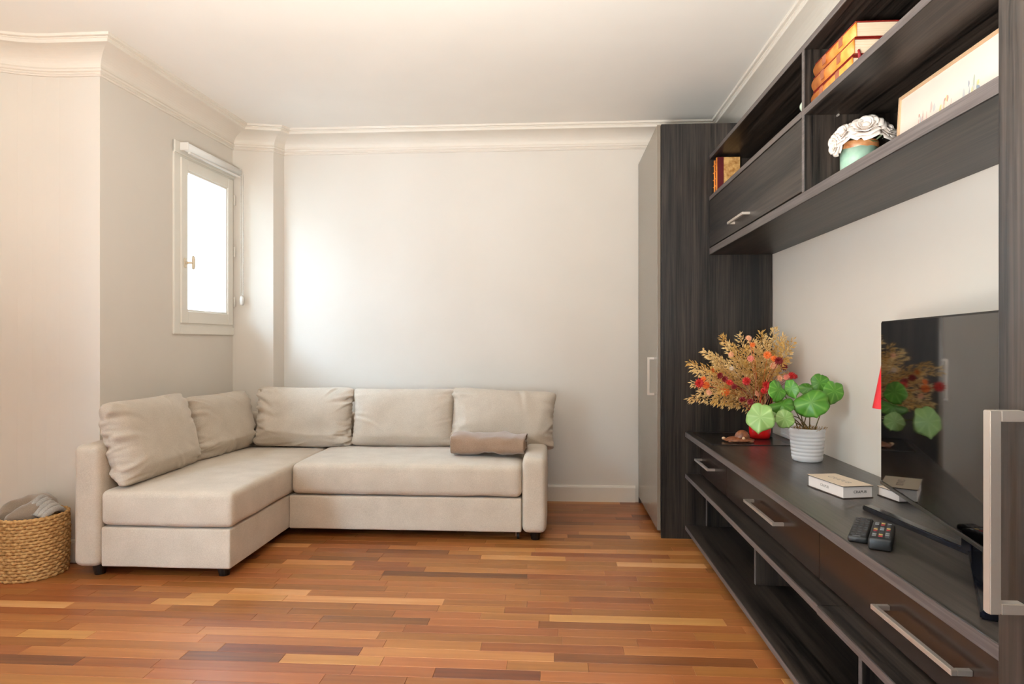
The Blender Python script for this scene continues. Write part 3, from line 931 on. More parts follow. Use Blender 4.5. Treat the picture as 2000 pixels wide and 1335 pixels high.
# ---- PART3
# ------------------------------------------------------------------ wicker basket and its contents
add_noise_color('straw', (166, 122, 70), (214, 174, 118), scale=(1, 1, 1), nscale=70, detail=3, lo=0.3, hi=0.7, bump=0.4, bdist=0.002, rough=0.7, spec=0.25)
BC = Vector((-2.52, 3.002))
bk_ = thing('wicker_basket', (BC.x, BC.y, 0), 'round woven straw basket on the floor beside the sofa', 'basket')
NR, BH = 20, 0.292
bm = bmesh.new()
for i in range(NR):
    z = .008 + (BH - .016) * i / (NR - 1)
    R = .142 + .006 * math.sin(math.pi * min(1, i / NR * .9))
    rings = []
    ns = 132
    for k in range(ns):
        t = 2 * math.pi * k / ns
        ph = (k % 6) / 6 * 2 * math.pi
        rr = R + .0035 * math.sin(t * 22 + i * math.pi) + .0012 * math.sin(t * 66 + i)
        zz = z + .0022 * math.cos(t * 44 + i * math.pi)
        c = Vector((BC.x + rr * math.cos(t), BC.y + rr * math.sin(t), zz))
        er = Vector((math.cos(t), math.sin(t), 0))
        rw = .0078 if i < NR - 1 else .0095
        rings.append([bm.verts.new(c + er * rw * .75 * math.cos(a) + Vector((0, 0, 1)) * rw * 1.08 * math.sin(a)) for a in [2 * math.pi * q / 7 for q in range(7)]])
    for k in range(ns):
        a, b2 = rings[k], rings[(k + 1) % ns]
        for q in range(7): bm.faces.new((a[q], b2[q], b2[(q + 1) % 7], a[(q + 1) % 7]))
bmesh.ops.recalc_face_normals(bm, faces=bm.faces)
obj('woven_wall', bm, MAT['straw'], bk_, True)
obj('basket_floor', lathe([(0, .004), (.140, .004), (.140, .014), (0, .014)], 40, (BC.x, BC.y, 0)), MAT['straw'], bk_)

def noisy(bm, amp, freq, seed):
    bm.normal_update()
    for v in bm.verts:
        v.co += v.normal * amp * noise.noise(v.co * freq + Vector((seed, 0, 0)))
    return bm
pts = [(BC.x + .075 * math.cos(t) - .03, BC.y + .075 * math.sin(t) - .005, .300 + .022 * math.sin(t + .6)) for t in [math.radians(-100 + 330 * i / 26) for i in range(27)]]
bm = noisy(tube(pts, [.03 + .022 * min(1, i / 4, (26 - i) / 4) for i in range(27)], 18), .008, 22, 3)
o = obj('rolled_blanket', bm, MAT['fleece_taupe'], None, True, origin=(BC.x - .03, BC.y, .24))
tag(o, 'taupe fleece rolled into a ring inside the wicker basket', 'blanket')
bm = bmesh.new()
for q in range(5):
    off = q * .021
    pts = []
    for i in range(13):
        t = i / 12
        pts.append((BC.x + .040 + off * .85 + .012 * math.sin(t * 3), BC.y - .075 + .14 * t, .270 + (.098 - off * .62) * math.sin(math.pi * (.12 + .80 * t))))
    tube(pts, [.012 + .0035 * math.sin(i / 12 * math.pi) for i in range(13)], 10, bm)
noisy(bm, .004, 60, 7)
o = obj('knit_throw', bm, MAT['knit_grey'], None, True, origin=(BC.x + .07, BC.y, .24))
tag(o, 'pale grey knitted throw folded at right side of the basket', 'blanket')

# ------------------------------------------------------------------ roller blind
rb = thing('roller_blind', W(.93, .05, 2.26), 'white roller blind rolled up above the small window', 'blind')
B0, B1 = .632, 1.262
obj('fabric_roll', tube([W(B0 + .012, .055, 2.303), W(B1 - .012, .055, 2.303)], .026, 24), MAT['blind_white'], rb, True)
obj('bottom_rail', wbox(B0 + .02, B1 - .02, .060, .078, 2.262, 2.274, .003), MAT['white_plastic'], rb)
for u in (B0, B1 - .010):
    obj('bracket', wbox(u, u + .010, .0205, .076, 2.280, 2.330, .006), MAT['white_plastic'], rb)
for n in (.066, .082):
    bm = bmesh.new()
    for i in range(72):
        bmesh.ops.create_icosphere(bm, subdivisions=1, radius=.0036, matrix=Matrix.Translation(W(B1 + .004, n, 2.29 - i * .0118)))
    tube([W(B1 + .004, n, 2.295), W(B1 + .004, n, 1.45)], .0018, 5, bm)
    obj('bead_chain', bm, MAT['white_plastic'], rb, True)
obj('chain_weight', lathe([(0, -.055), (.013, -.05), (.016, -.01), (.011, .012), (0, .014)], 14, W(B1 + .004, .074, 1.43)), MAT['white_plastic'], rb, True)

# ------------------------------------------------------------------ television
TD = Vector((-.1736, -.9848, 0)); TN = Vector((-.9848, .1736, 0))
TC = Vector((1.047, 2.15, 0)) + TD * .48
def tvbox(x0, x1, n0, n1, z0, z1, bevel=.001):
    b2 = add_box(bmesh.new(), (x0, n0, z0), (x1, n1, z1), bevel)
    for v in b2.verts: v.co = TC + TD * v.co.x + TN * v.co.y + Vector((0, 0, v.co.z))
    bmesh.ops.recalc_face_normals(b2, faces=b2.faces)
    return b2
tv = thing('television', (TC.x, TC.y, CT), 'flat black television on the worktop reflecting plants', 'television')
Z0, Z1 = .668, 1.186
obj('housing', tvbox(-.48, .48, -.026, -.001, Z0 + .002, Z1, .003), MAT['tv_bezel'], tv)
obj('rear_box', tvbox(-.34, .34, -.058, -.026, Z0 + .02, Z0 + .30, .01), MAT['tv_bezel'], tv)
obj('screen', tvbox(-.474, .474, -.001, .001, Z0 + .012, Z1 - .005, .0003), MAT['tv_screen'], tv)
obj('bottom_trim', tvbox(-.48, .48, -.012, .003, Z0, Z0 + .010, .001), MAT['tv_edge'], tv)
A_, B_, C_ = Vector((.952, 2.04)), Vector((1.004, 1.615)), Vector((.797, 1.240))
def offs(a, b, w):
    d = (b - a).normalized(); n = Vector((-d.y, d.x)); return n * w / 2
n1_, n2_ = offs(A_, B_, .03), offs(B_, C_, .03)
mv = (n1_ + n2_) / (1 + n1_.normalized().dot(n2_.normalized()))
bm = prism([A_ + n1_, A_ - n1_, B_ - mv, C_ - n2_, C_ + n2_, B_ + mv], CT + .0005, CT + .016)
bmesh.ops.bevel(bm, geom=list(bm.edges), offset=.003, segments=2, affect='EDGES')
st = obj('stand', bm, MAT['tv_stand_black'], tv)
obj('stand_neck', bx((.985, 1.60, CT + .010), (1.012, 1.64, Z0 + .08), .004), MAT['tv_stand_black'], tv)
obj('stand_glint', bx((.789, 1.232, CT + .0165), (.80, 1.243, CT + .018), .0005), NI, st)

# ------------------------------------------------------------------ red lamp and second box behind the television
mat('red_shade', (206, 24, 34), rough=0.45)
mat('card_top', (206, 188, 166), rough=0.6)
mat('card_side', (228, 218, 212), rough=0.55)
mat('card_trim', (62, 48, 40), rough=0.5)
mat('ink', (40, 32, 28), rough=0.6)
mat('ink_grey', (150, 138, 128), rough=0.6)
LC = (1.172, 2.325)
lp = thing('table_lamp', (LC[0], LC[1], CT), 'red conical lamp half hidden behind the television', 'lamp')
obj('lamp_foot', lathe([(0, 0), (.028, 0), (.028, .006), (.006, .012), (0, .012)], 24, (LC[0], LC[1], CT + .0005)), MAT['red_shade'], lp, True)
obj('stem', tube([(LC[0], LC[1], CT + .01), (LC[0], LC[1], .93)], .005, 10), NI, lp, True)
obj('lamp_shade', lathe([(.062, .890), (.026, 1.09), (.0245, 1.09), (.0605, .890), (.062, .890)], 32, (LC[0], LC[1], 0)), MAT['red_shade'], lp, True)

def text_mesh(body, size, m_, parent, M4, name='lettering', extrude=.0002):
    cu = bpy.data.curves.new('txt', 'FONT'); cu.body = body; cu.size = size; cu.extrude = extrude
    cu.align_x = 'CENTER'; cu.align_y = 'CENTER'
    to = bpy.data.objects.new('txt', cu); COL.objects.link(to)
    bpy.context.view_layer.update()
    dg = bpy.context.evaluated_depsgraph_get()
    me = bpy.data.meshes.new_from_object(to.evaluated_get(dg))
    bpy.data.objects.remove(to); bpy.data.curves.remove(cu)
    off = wloc(parent)
    me.transform(Matrix.Translation(-off) @ M4)
    me.name = name
    return link(name, me, m_, parent)

def card_box(corner, d1, d2, l1, l2, h, label, text=True):
    """flat lidded box: corner, long direction d1, short direction d2"""
    d1, d2 = Vector(d1).normalized(), Vector(d2)
    d2 = (d2 - d1 * d2.dot(d1)).normalized()
    c = Vector(corner)
    def B(a0, a1, b0, b1, z0, z1, bev=.0006):
        b2 = add_box(bmesh.new(), (a0, b0, z0), (a1, b1, z1), bev)
        for v in b2.verts: v.co = c + d1 * v.co.x + d2 * v.co.y + Vector((0, 0, v.co.z))
        bmesh.ops.recalc_face_normals(b2, faces=b2.faces); return b2
    r = thing('card_box', c + d1 * l1 / 2 + d2 * l2 / 2, label, 'box')
    obj('base_board', B(0, l1, 0, l2, .0005, .003), MAT['card_trim'], r)
    obj('tray', B(.003, l1 - .003, .003, l2 - .003, .003, h - .003), MAT['card_side'], r)
    obj('lid_trim', B(0, l1, 0, l2, h - .003, h - .0012), MAT['card_trim'], r)
    obj('lid', B(0, l1, 0, l2, h - .0012, h, .0003), MAT['card_top'], r)
    if text:
        z = Vector((0, 0, 1))
        # long side (faces -d2), short near end (faces d1), lid
        M = Matrix.Translation(c + d1 * l1 * .48 + d2 * .0028 + z * h * .5) @ Matrix((tuple(d1) + (0,), tuple(z) + (0,), tuple(-d2) + (0,), (0, 0, 0, 1))).transposed()
        text_mesh('CRAPUB', .0125, MAT['ink_grey'], r, M)
        M = Matrix.Translation(c + d1 * (l1 - .0028) + d2 * l2 * .58 + z * h * .5) @ Matrix((tuple(d2) + (0,), tuple(z) + (0,), tuple(d1) + (0,), (0, 0, 0, 1))).transposed()
        text_mesh('CRAPUB', .0125, MAT['ink'], r, M)
        M = Matrix.Translation(c + d1 * l1 * .5 + d2 * l2 * .5 + z * h) @ Matrix((tuple(d1) + (0,), tuple(d2) + (0,), tuple(z) + (0,), (0, 0, 0, 1))).transposed()
        text_mesh('CRAPUB', .03, MAT['ink_grey'], r, M)
    return r
card_box((.900, 2.366, CT), (.2, -.98, 0), (.98, .2, 0), .197, .108, .042, 'cream lidded card box with dark edges on the worktop')
card_box((1.078, 2.238, CT), (.16, -.98, 0), (.98, .16, 0), .105, .095, .032, 'small cream box tucked under the television corner', text=False)

# ------------------------------------------------------------------ remotes
mat('remote_black', (20, 20, 21), rough=0.45)
mat('remote_panel', (34, 32, 33), rough=0.5)
mat('key_grey', (120, 122, 124), rough=0.5)
mat('key_red', (150, 36, 40), rough=0.5)
mat('key_gold', (176, 150, 90), rough=0.5)
mat('key_dark', (52, 52, 54), rough=0.5)
def remote(center, ang, L_, Wd, Ht, label, bright):
    d = Vector((math.sin(ang), math.cos(ang), 0)); s = Vector((d.y, -d.x, 0)); c = Vector(center)
    def B(a0, a1, b0, b1, z0, z1, bev):
        b2 = add_box(bmesh.new(), (a0, b0, z0), (a1, b1, z1), bev, 3)
        for v in b2.verts: v.co = c + d * v.co.x + s * v.co.y + Vector((0, 0, v.co.z))
        bmesh.ops.recalc_face_normals(b2, faces=b2.faces); return b2
    r = thing('remote_control', c, label, 'remote', 'remote controls')
    obj('shell', B(-L_ / 2, L_ / 2, -Wd / 2, Wd / 2, .0005, Ht, min(.006, Ht * .4)), MAT['remote_black'], r, True)
    obj('keypad', B(-L_ / 2 + .012, L_ / 2 - .008, -Wd / 2 + .005, Wd / 2 - .005, Ht - .0002, Ht + .0006, .0003), MAT['remote_panel'], r)
    rows = 9 if bright else 8
    for i in range(rows):
        for j in range(3):
            a = -L_ / 2 + .022 + i * (L_ - .042) / (rows - 1); b = (j - 1) * Wd * .27
            mm = MAT['key_dark']
            if bright: mm = MAT[['key_grey', 'key_dark', 'key_red', 'key_grey', 'key_dark', 'key_gold', 'key_dark'][(i * 3 + j * 2) % 7]]
            obj('key', B(a - .0045, a + .0045, b - .0045, b + .0045, Ht + .0005, Ht + .0022, .0006), mm, r)
    if not bright:
        obj('badge', B(-L_ / 2 + .004, -L_ / 2 + .009, -.012, .006, Ht - .0001, Ht + .0004, .0001), MAT['key_grey'], r)
remote((.823, 1.795, CT), math.radians(29), .215, .046, .017, 'flat black remote control lying left of the other', False)
remote((.838, 1.715, CT), math.radians(29), .175, .052, .030, 'thick black remote control with coloured keys on worktop', True)

# ------------------------------------------------------------------ mat, turtle, wall plate
mat('slate', (40, 37, 36), rough=0.22, spec=0.6)
o = obj('table_mat', bx((.785, 3.27, CT + .0005), (1.165, 3.70, CT + .004), .0015), MAT['slate'], None, origin=(.975, 3.485, CT))
tag(o, 'thin dark mat under the red vase and carved turtle', 'mat')
add_noise_color('carved_wood', (92, 48, 26), (150, 92, 58), nscale=60, rough=0.38, bump=0.3, bdist=0.001)
mat('pale_wood', (206, 168, 130), rough=0.4)
tz = CT + .0045
tc_ = Vector((.945, 3.375, tz))
tr_ = thing('carved_turtle', tc_, 'brown carved wooden turtle with a smaller turtle on top', 'figurine')
def ellip(c, r, n=20, m_=12, flat=0.0, rot=0):
    bm = bmesh.new()
    bmesh.ops.create_uvsphere(bm, u_segments=n, v_segments=m_, radius=1)
    for v in bm.verts:
        p = v.co.copy()
        if p.z < 0: p.z *= flat
        p = Vector((p.x * r[0], p.y * r[1], p.z * r[2]))
        v.co = Matrix.Rotation(rot, 3, 'Z') @ p + Vector(c)
    return bm
CW = MAT['carved_wood']
obj('lower_shell', ellip(tc_ + Vector((0, 0, .006)), (.068, .050, .022), flat=.35, rot=-.15), CW, tr_, True)
rim = [(tc_.x + .072 * math.cos(t), tc_.y + .052 * math.sin(t), tc_.z + .009) for t in [2 * math.pi * i / 36 for i in range(37)]]
obj('shell_rim', tube(rim, .0045, 8), CW, tr_, True)
u_ = obj('upper_shell', ellip(tc_ + Vector((.014, -.006, .018)), (.038, .033, .042), flat=.2), CW, tr_, True)
obj('small_head', ellip(tc_ + Vector((.012, -.038, .021)), (.008, .012, .008), 12, 8, 1), MAT['pale_wood'], u_, True)
obj('head', ellip(tc_ + Vector((-.074, .010, .014)), (.010, .008, .008), 12, 8, 1), MAT['pale_wood'], tr_, True)
for a_ in (.8, 2.2, 3.9, 5.4):
    obj('flipper', ellip(tc_ + Vector((.068 * math.cos(a_), .050 * math.sin(a_), .004)), (.020, .010, .004), 12, 6, 1, rot=a_), CW, tr_, True)

vp = thing('wall_plate', (XR - .004, 3.50, CT + .012), 'small white ribbed plate on the wall behind red vase', 'wall plate')
obj('plate', bx((XR - .010, 3.41, CT + .004), (XR - .0005, 3.60, CT + .112), .002), MAT['white_plastic'], vp)
for i in range(6):
    obj('slat', bx((XR - .015, 3.418, CT + .014 + i * .016), (XR - .0095, 3.592, CT + .022 + i * .016), .0015), MAT['white_plastic'], vp)

# ------------------------------------------------------------------ red vase with dried bouquet
mat('red_glaze', (196, 18, 18), rough=0.18, spec=0.6)
VC = Vector((1.088, 3.50, tz))
vs = obj('red_vase', lathe([(0, 0), (.040, 0), (.050, .004), (.055, .03), (.057, .09), (.056, .150), (.053, .150), (.054, .09), (.050, .02), (0, .015)], 40, VC), MAT['red_glaze'], None, True, origin=VC)
tag(vs, 'glossy red round vase at far end of the worktop', 'vase')
add_noise_color('oat_straw', (206, 166, 100), (240, 212, 156), nscale=90, detail=2, rough=0.65, spec=0.2)
add_noise_color('oat_gold', (186, 140, 70), (218, 178, 106), nscale=90, detail=2, rough=0.65, spec=0.2)
mat('dry_stem', (150, 116, 62), rough=0.7)
for nm, c in (('petal_orange', (226, 112, 40)), ('petal_red', (190, 30, 26)), ('petal_darkred', (128, 16, 22)), ('petal_pink', (220, 130, 110)), ('petal_peach', (228, 168, 128)), ('petal_cream', (222, 200, 176))):
    mat(nm, c, rough=0.6)
bq = thing('dried_bouquet', VC + Vector((0, 0, .02)), 'dried bouquet of golden oat grass and red orange strawflowers', 'bouquet')
rnd = random.Random(5)
mouth = VC + Vector((0, 0, .145))
def spikelet(bm, p, d, ln, w):
    d = d.normalized(); s = d.orthogonal().normalized(); t = d.cross(s)
    a = bm.verts.new(p); e = bm.verts.new(p + d * ln)
    mid = p + d * ln * .42
    r_ = [bm.verts.new(mid + (s * math.cos(q) + t * math.sin(q)) * w) for q in (0, math.pi / 2, math.pi, 1.5 * math.pi)]
    for k in range(4):
        bm.faces.new((a, r_[(k + 1) % 4], r_[k])); bm.faces.new((e, r_[k], r_[(k + 1) % 4]))
tips = [(1343, 706), (1345, 779), (1374, 682), (1408, 655), (1446, 652), (1468, 663), (1489, 647), (1513, 640), (1532, 656), (1549, 664),
        (1358, 728), (1384, 692), (1432, 676), (1402, 700), (1366, 765), (1392, 782), (1424, 790), (1415, 668), (1455, 680), (1478, 672), (1500, 660), (1524, 668), (1543, 682),
        (1352, 717), (1388, 720), (1440, 700), (1412, 735), (1470, 700), (1490, 690), (1510, 690), (1534, 700), (1440, 745), (1465, 735), (1500, 725), (1380, 742), (1350, 748),
        (1405, 760), (1430, 770), (1452, 768), (1480, 750), (1398, 715), (1424, 712)]
for i, (px, py) in enumerate(tips):
    z = rnd.uniform(3.16, 3.52)
    tip = at(px, py, z)
    if tip.x > 1.20: tip = at(px, py, 3.12 + rnd.uniform(0, .06))
    if tip.y > 3.70: tip.y = 3.70
    base_ = VC + Vector((rnd.uniform(-.025, .025), rnd.uniform(-.025, .025), .03))
    mo = mouth + Vector((rnd.uniform(-.035, .035), rnd.uniform(-.035, .035), 0))
    ctrl = mo + (tip - mo) * .45 + Vector((0, 0, .05))
    path = [base_] + bez(mo, ctrl, tip, 12)
    bm = tube(path, [.0013] * 8 + [.0009] * (len(path) - 8), 5)
    nsp = rnd.randint(80, 120)
    head = bez(mo, ctrl, tip, 60)
    for k in range(nsp):
        f = .45 + .55 * (k / nsp) ** .9
        q = head[min(59, int(f * 59))]; dirn = (head[min(60, int(f * 59) + 1)] - q).normalized()
        rad_ = .030 * (1.12 - f) / .5 + .005
        side = Vector((rnd.gauss(0, 1), rnd.gauss(0, 1), rnd.gauss(0, 1))); side = (side - dirn * side.dot(dirn)).normalized()
        p = q + side * rad_ * rnd.uniform(.2, 1) + dirn * .01
        if p.x > 1.225: p.x = 1.225
        spikelet(bm, p, dirn * .9 + side * .7 + Vector((0, 0, -.35)), rnd.uniform(.016, .028), rnd.uniform(.0028, .0046))
    obj('grass_stem', bm, MAT['oat_straw'] if i % 3 else MAT['oat_gold'], bq)
fl = [(1462, 660, 11, 'peach'), (1464, 661, 6, 'orange'), (1428, 692, 10, 'peach'), (1429, 719, 8, 'cream'), (1466, 700, 12, 'pink'), (1499, 693, 14, 'orange'), (1366, 748, 17, 'red'), (1379, 752, 14, 'orange'),
      (1417, 765, 15, 'orange'), (1458, 744, 15, 'red'), (1497, 752, 15, 'red'), (1492, 763, 12, 'red'), (1521, 704, 15, 'darkred'), (1531, 716, 14, 'darkred'), (1512, 700, 12, 'orange'), (1511, 714, 13, 'peach'),
      (1546, 733, 13, 'red'), (1553, 735, 9, 'red'), (1536, 736, 11, 'pink'), (1406, 733, 12, 'darkred'), (1416, 740, 12, 'darkred'), (1425, 747, 13, 'red'), (1434, 755, 11, 'darkred'), (1385, 766, 11, 'peach'), (1391, 723, 10, 'orange'),
      (1450, 780, 12, 'darkred'), (1466, 784, 12, 'darkred'), (1523, 738, 11, 'peach'), (1480, 768, 12, 'peach'), (1374, 740, 10, 'orange'), (1470, 673, 9, 'orange')]
for i, (px, py, dpx, cn) in enumerate(fl):
    z = rnd.uniform(3.10, 3.26)
    c = at(px, py, z)
    if c.x > 1.20: c = at(px, py, 3.08)
    r_ = dpx / FPX * z / 2 * 1.3
    nrm = (Vector((0, 0, CAM_H + .3)) - c).normalized() + Vector((rnd.gauss(0, .35), rnd.gauss(0, .35), rnd.gauss(0, .35)))
    nrm.normalize()
    s = nrm.orthogonal().normalized(); t = nrm.cross(s)
    bm = bmesh.new()
    for ring, (rr, up, n_) in enumerate(((1.0, .05, 12), (.8, .3, 11), (.55, .5, 9), (.3, .62, 6))):
        for k in range(n_):
            a = 2 * math.pi * (k + ring * .5) / n_
            e = s * math.cos(a) + t * math.sin(a); f = -s * math.sin(a) + t * math.cos(a)
            w = r_ * 1.9 / n_
            p0 = c + nrm * r_ * .1 * ring; p1 = c + e * r_ * rr * .65 + nrm * r_ * (up * .6); p2 = c + e * r_ * rr + nrm * r_ * up
            v = [bm.verts.new(p0), bm.verts.new(p1 + f * w), bm.verts.new(p2), bm.verts.new(p1 - f * w)]
            bm.faces.new(v)
    tube([mouth + Vector((rnd.uniform(-.03, .03), rnd.uniform(-.03, .03), -.05)), mouth + (c - mouth) * .5 + Vector((0, 0, .03)), c], .0011, 5, bm)
    obj('flower', bm, MAT['petal_' + cn], bq)

# ------------------------------------------------------------------ white ribbed pot with round-leaved plant
mat('white_ceramic', (226, 226, 228), rough=0.32)
add_noise_color('moss', (120, 84, 30), (190, 148, 70), nscale=120, rough=0.9)
m, N, L, b = mat('leaf_green', (70, 140, 40), rough=0.38, spec=0.4)
tcn = N.new('ShaderNodeTexCoord')
gt = N.new('ShaderNodeTexGradient'); gt.gradient_type = 'RADIAL'
L.new(tcn.outputs['Object'], gt.inputs[0])
mu = N.new('ShaderNodeMath'); mu.operation = 'MULTIPLY'; mu.inputs[1].default_value = 8 * math.pi
sn = N.new('ShaderNodeMath'); sn.operation = 'SINE'; ab = N.new('ShaderNodeMath'); ab.operation = 'ABSOLUTE'
L.new(gt.outputs['Fac'], mu.inputs[0]); L.new(mu.outputs[0], sn.inputs[0]); L.new(sn.outputs[0], ab.inputs[0])
cr = N.new('ShaderNodeValToRGB')
cr.color_ramp.elements[0].position = 0.0; cr.color_ramp.elements[0].color = lin((104, 150, 60))
cr.color_ramp.elements[1].position = 0.6; cr.color_ramp.elements[1].color = lin((72, 124, 36))
L.new(ab.outputs[0], cr.inputs['Fac'])
oi = N.new('ShaderNodeObjectInfo')
hs = N.new('ShaderNodeHueSaturation'); vv = N.new('ShaderNodeMapRange'); vv.inputs['To Min'].default_value = .8; vv.inputs['To Max'].default_value = 1.2
L.new(oi.outputs['Random'], vv.inputs['Value']); L.new(vv.outputs[0], hs.inputs['Value']); L.new(cr.outputs['Color'], hs.inputs['Color'])
L.new(hs.outputs['Color'], b.inputs['Base Color'])
b.inputs['Subsurface Weight'].default_value = 0.0
mat('leaf_stem', (104, 92, 44), rough=0.5)
PC = Vector((1.092, 2.873, CT + .0005))
pp = thing('potted_plant', PC, 'round-leaved green plant in white ribbed pot on worktop', 'plant')
prof = [(0, 0), (.056, 0), (.060, .004)]
for i in range(7):
    z = .012 + i * .0155; r_ = .0605 + .0125 * z / .14
    prof += [(r_, z), (r_ + .0012, z + .004), (r_ + .0012, z + .010), (r_, z + .0135)]
prof += [(.0725, .126), (.0735, .138), (.0715, .142), (.069, .138), (.067, .10), (0, .10)]
obj('pot', lathe(prof, 48, PC), MAT['white_ceramic'], pp, True)
bm = lathe([(0, .128), (.04, .127), (.068, .120)], 30, PC)
for v in bm.verts: v.co.z += .008 * noise.noise(v.co * 60)
so_ = obj('soil', bm, MAT['moss'], pp, True)
bm = bmesh.new()
for i in range(150):
    a = rnd.uniform(0, 2 * math.pi); r_ = .062 * math.sqrt(rnd.random())
    p = PC + Vector((r_ * math.cos(a), r_ * math.sin(a), .120))
    q = p + Vector((rnd.gauss(0, .016), rnd.gauss(0, .016), rnd.uniform(.008, .034)))
    tube([p, (p + q) / 2 + Vector((rnd.gauss(0, .004), 0, .004)), q], .0009, 4, bm)
obj('moss_tuft', bm, MAT['moss'], so_)
def leaf(px, py, z, rx, ry, tilt, turn, spin, parent, cup=.25, mt='leaf_green'):
    """lotus-like leaf: rx, ry in pixels; tilt/turn rotate its face away from the lens"""
    c = at(px, py, z)
    view = (Vector((0, 0, CAM_H)) - c).normalized()
    right = Vector((CA, SA, 0)); up = Vector((0, 0, 1))
    nrm = (view + right * turn + up * tilt).normalized()
    yd = (up - nrm * up.dot(nrm)).normalized(); xd = yd.cross(nrm)
    yd, xd = (yd * math.cos(spin) + xd * math.sin(spin)), (xd * math.cos(spin) - yd * math.sin(spin))
    bm = bmesh.new()
    nt, nrg = 40, 7
    RX, RY = rx * 1.14 / FPX * z, ry * 1.14 / FPX * z
    cen = bm.verts.new((0, 0, 0)); prev = None
    for g_ in range(1, nrg + 1):
        f = g_ / nrg; ring = []
        for k in range(nt):
            t = 2 * math.pi * k / nt
            rad = 1 + .06 * math.sin(3 * t + spin * 7 + px) + .04 * math.sin(5 * t + py) + .02 * math.sin(9 * t)
            dt = min(abs(t - math.pi * 1.5), 1)          # pointed tip
            rad += .22 * max(0, 1 - dt / .28) ** 1.5
            dn = min(abs(t - math.pi * .5), 1)           # notch
            rad -= .16 * max(0, 1 - dn / .22)
            x, y_ = RX * rad * f * math.cos(t), RY * rad * f * math.sin(t)
            h_ = cup * (RX + RY) / 2 * (f * f) * (-.7 + .35 * math.cos(2 * t)) + .10 * RX * f * f * math.sin(3 * t + spin * 3) + .05 * RX * f * f * math.sin(6 * t + py)
            ring.append(bm.verts.new((x, y_, h_)))
        for k in range(nt):
            if prev is None: bm.faces.new((cen, ring[k], ring[(k + 1) % nt]))
            else: bm.faces.new((prev[k], ring[k], ring[(k + 1) % nt], prev[(k + 1) % nt]))
        prev = ring
    o = obj('leaf', bm, MAT[mt], parent, True, local=True)
    M = Matrix((tuple(xd) + (0,), tuple(yd) + (0,), tuple(nrm) + (0,), (0, 0, 0, 1))).transposed()
    M.translation = c - wloc(parent)
    o.matrix_local = M
    md = o.modifiers.new('solid', 'SOLIDIFY'); md.thickness = .0008
    root_ = PC + Vector((rnd.uniform(-.03, .03), rnd.uniform(-.03, .03), .12))
    mid = root_ + (c - root_) * .5 + Vector((0, 0, .05 if c.z > PC.z + .2 else .07))
    back = c - nrm * .004
    obj('leaf_stem', tube(bez(root_, mid, back, 9), .0022, 7), MAT['leaf_stem'], parent, True)
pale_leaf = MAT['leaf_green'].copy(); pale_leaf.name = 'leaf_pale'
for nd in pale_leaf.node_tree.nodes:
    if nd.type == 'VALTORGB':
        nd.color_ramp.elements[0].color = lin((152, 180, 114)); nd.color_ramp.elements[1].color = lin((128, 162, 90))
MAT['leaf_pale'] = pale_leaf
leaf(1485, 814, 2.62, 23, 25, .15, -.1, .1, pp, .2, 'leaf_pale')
leaf(1520, 761, 2.70, 17, 20, .25, .75, .5, pp, .35)
leaf(1545, 758, 2.72, 12, 17, .1, -.6, -.45, pp, .25)
leaf(1528, 790, 2.68, 22, 15, .75, .15, -.3, pp, .35)
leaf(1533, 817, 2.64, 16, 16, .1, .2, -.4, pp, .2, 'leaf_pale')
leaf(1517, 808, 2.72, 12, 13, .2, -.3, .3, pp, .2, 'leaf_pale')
leaf(1584, 785, 2.66, 30, 24, .35, -.1, -.35, pp, .35)
leaf(1601, 747, 2.80, 14, 17, .1, .15, .2, pp, .2)
leaf(1579, 758, 2.84, 18, 11, .5, -.3, .1, pp, .3)
leaf(1630, 763, 2.70, 17, 20, .2, .45, .35, pp, .3)

# ------------------------------------------------------------------ shelf contents
add_noise_color('orange_leather', (208, 112, 34), (234, 150, 66), nscale=30, rough=0.4, bump=0.15, bdist=0.001)
add_noise_color('page_block', (186, 164, 138), (206, 186, 160), scale=(4, 4, 260), nscale=1.0, rough=0.8)
mat('board_red', (118, 22, 12), rough=0.45)
mat('stamp_dark', (150, 84, 52), rough=0.5)
def flat_book(x0, x1, y0, y1, z0, z1, label):
    r = thing('book', ((x0 + x1) / 2, (y0 + y1) / 2, z0), label, 'book', 'orange books stacked on shelf')
    t = .003
    obj('cover_board', bx((x0 + .004, y0, z0 + .0003), (x1, y1, z0 + t)), MAT['board_red'], r)
    obj('cover_board', bx((x0 + .004, y0, z1 - t), (x1, y1, z1)), MAT['board_red'], r)
    obj('pages', bx((x0 + .006, y0 + .004, z0 + t), (x1 - .005, y1 - .004, z1 - t)), MAT['page_block'], r)
    n = 10
    poly = [(x0 + .008 - .010 * math.sin(math.pi * i / n), z0 + (z1 - z0) * i / n) for i in range(n + 1)]
    bm = bmesh.new()
    a = [bm.verts.new((p[0], y0, p[1] + .0003 * (1 - 2 * k / n))) for k, p in enumerate(poly)]; b2 = [bm.verts.new((p[0], y1, p[1] + .0003 * (1 - 2 * k / n))) for k, p in enumerate(poly)]
    for i in range(n): bm.faces.new((a[i], a[i + 1], b2[i + 1], b2[i]))
    bm.faces.new(a); bm.faces.new(list(reversed(b2))); bm.faces.new((a[0], b2[0], b2[-1], a[-1]))
    bmesh.ops.recalc_face_normals(bm, faces=bm.faces)
    sp = obj('spine', bm, MAT['orange_leather'], r, True)
    zm = (z0 + z1) / 2
    for yy in (y0 + .075, y0 + .20):
        obj('spine_stamp', bx((x0 - .0026, yy, zm - .014), (x0 - .0012, yy + .028, zm + .014), 0), MAT['stamp_dark'], sp)
flat_book(.906, 1.108, 2.045, 2.345, SH + .0003, SH + .046, 'bottom orange book of the stack, partly hidden by shelf edge')
flat_book(.904, 1.105, 2.030, 2.335, SH + .0464, SH + .095, 'middle orange leather book of the stack on shelf')
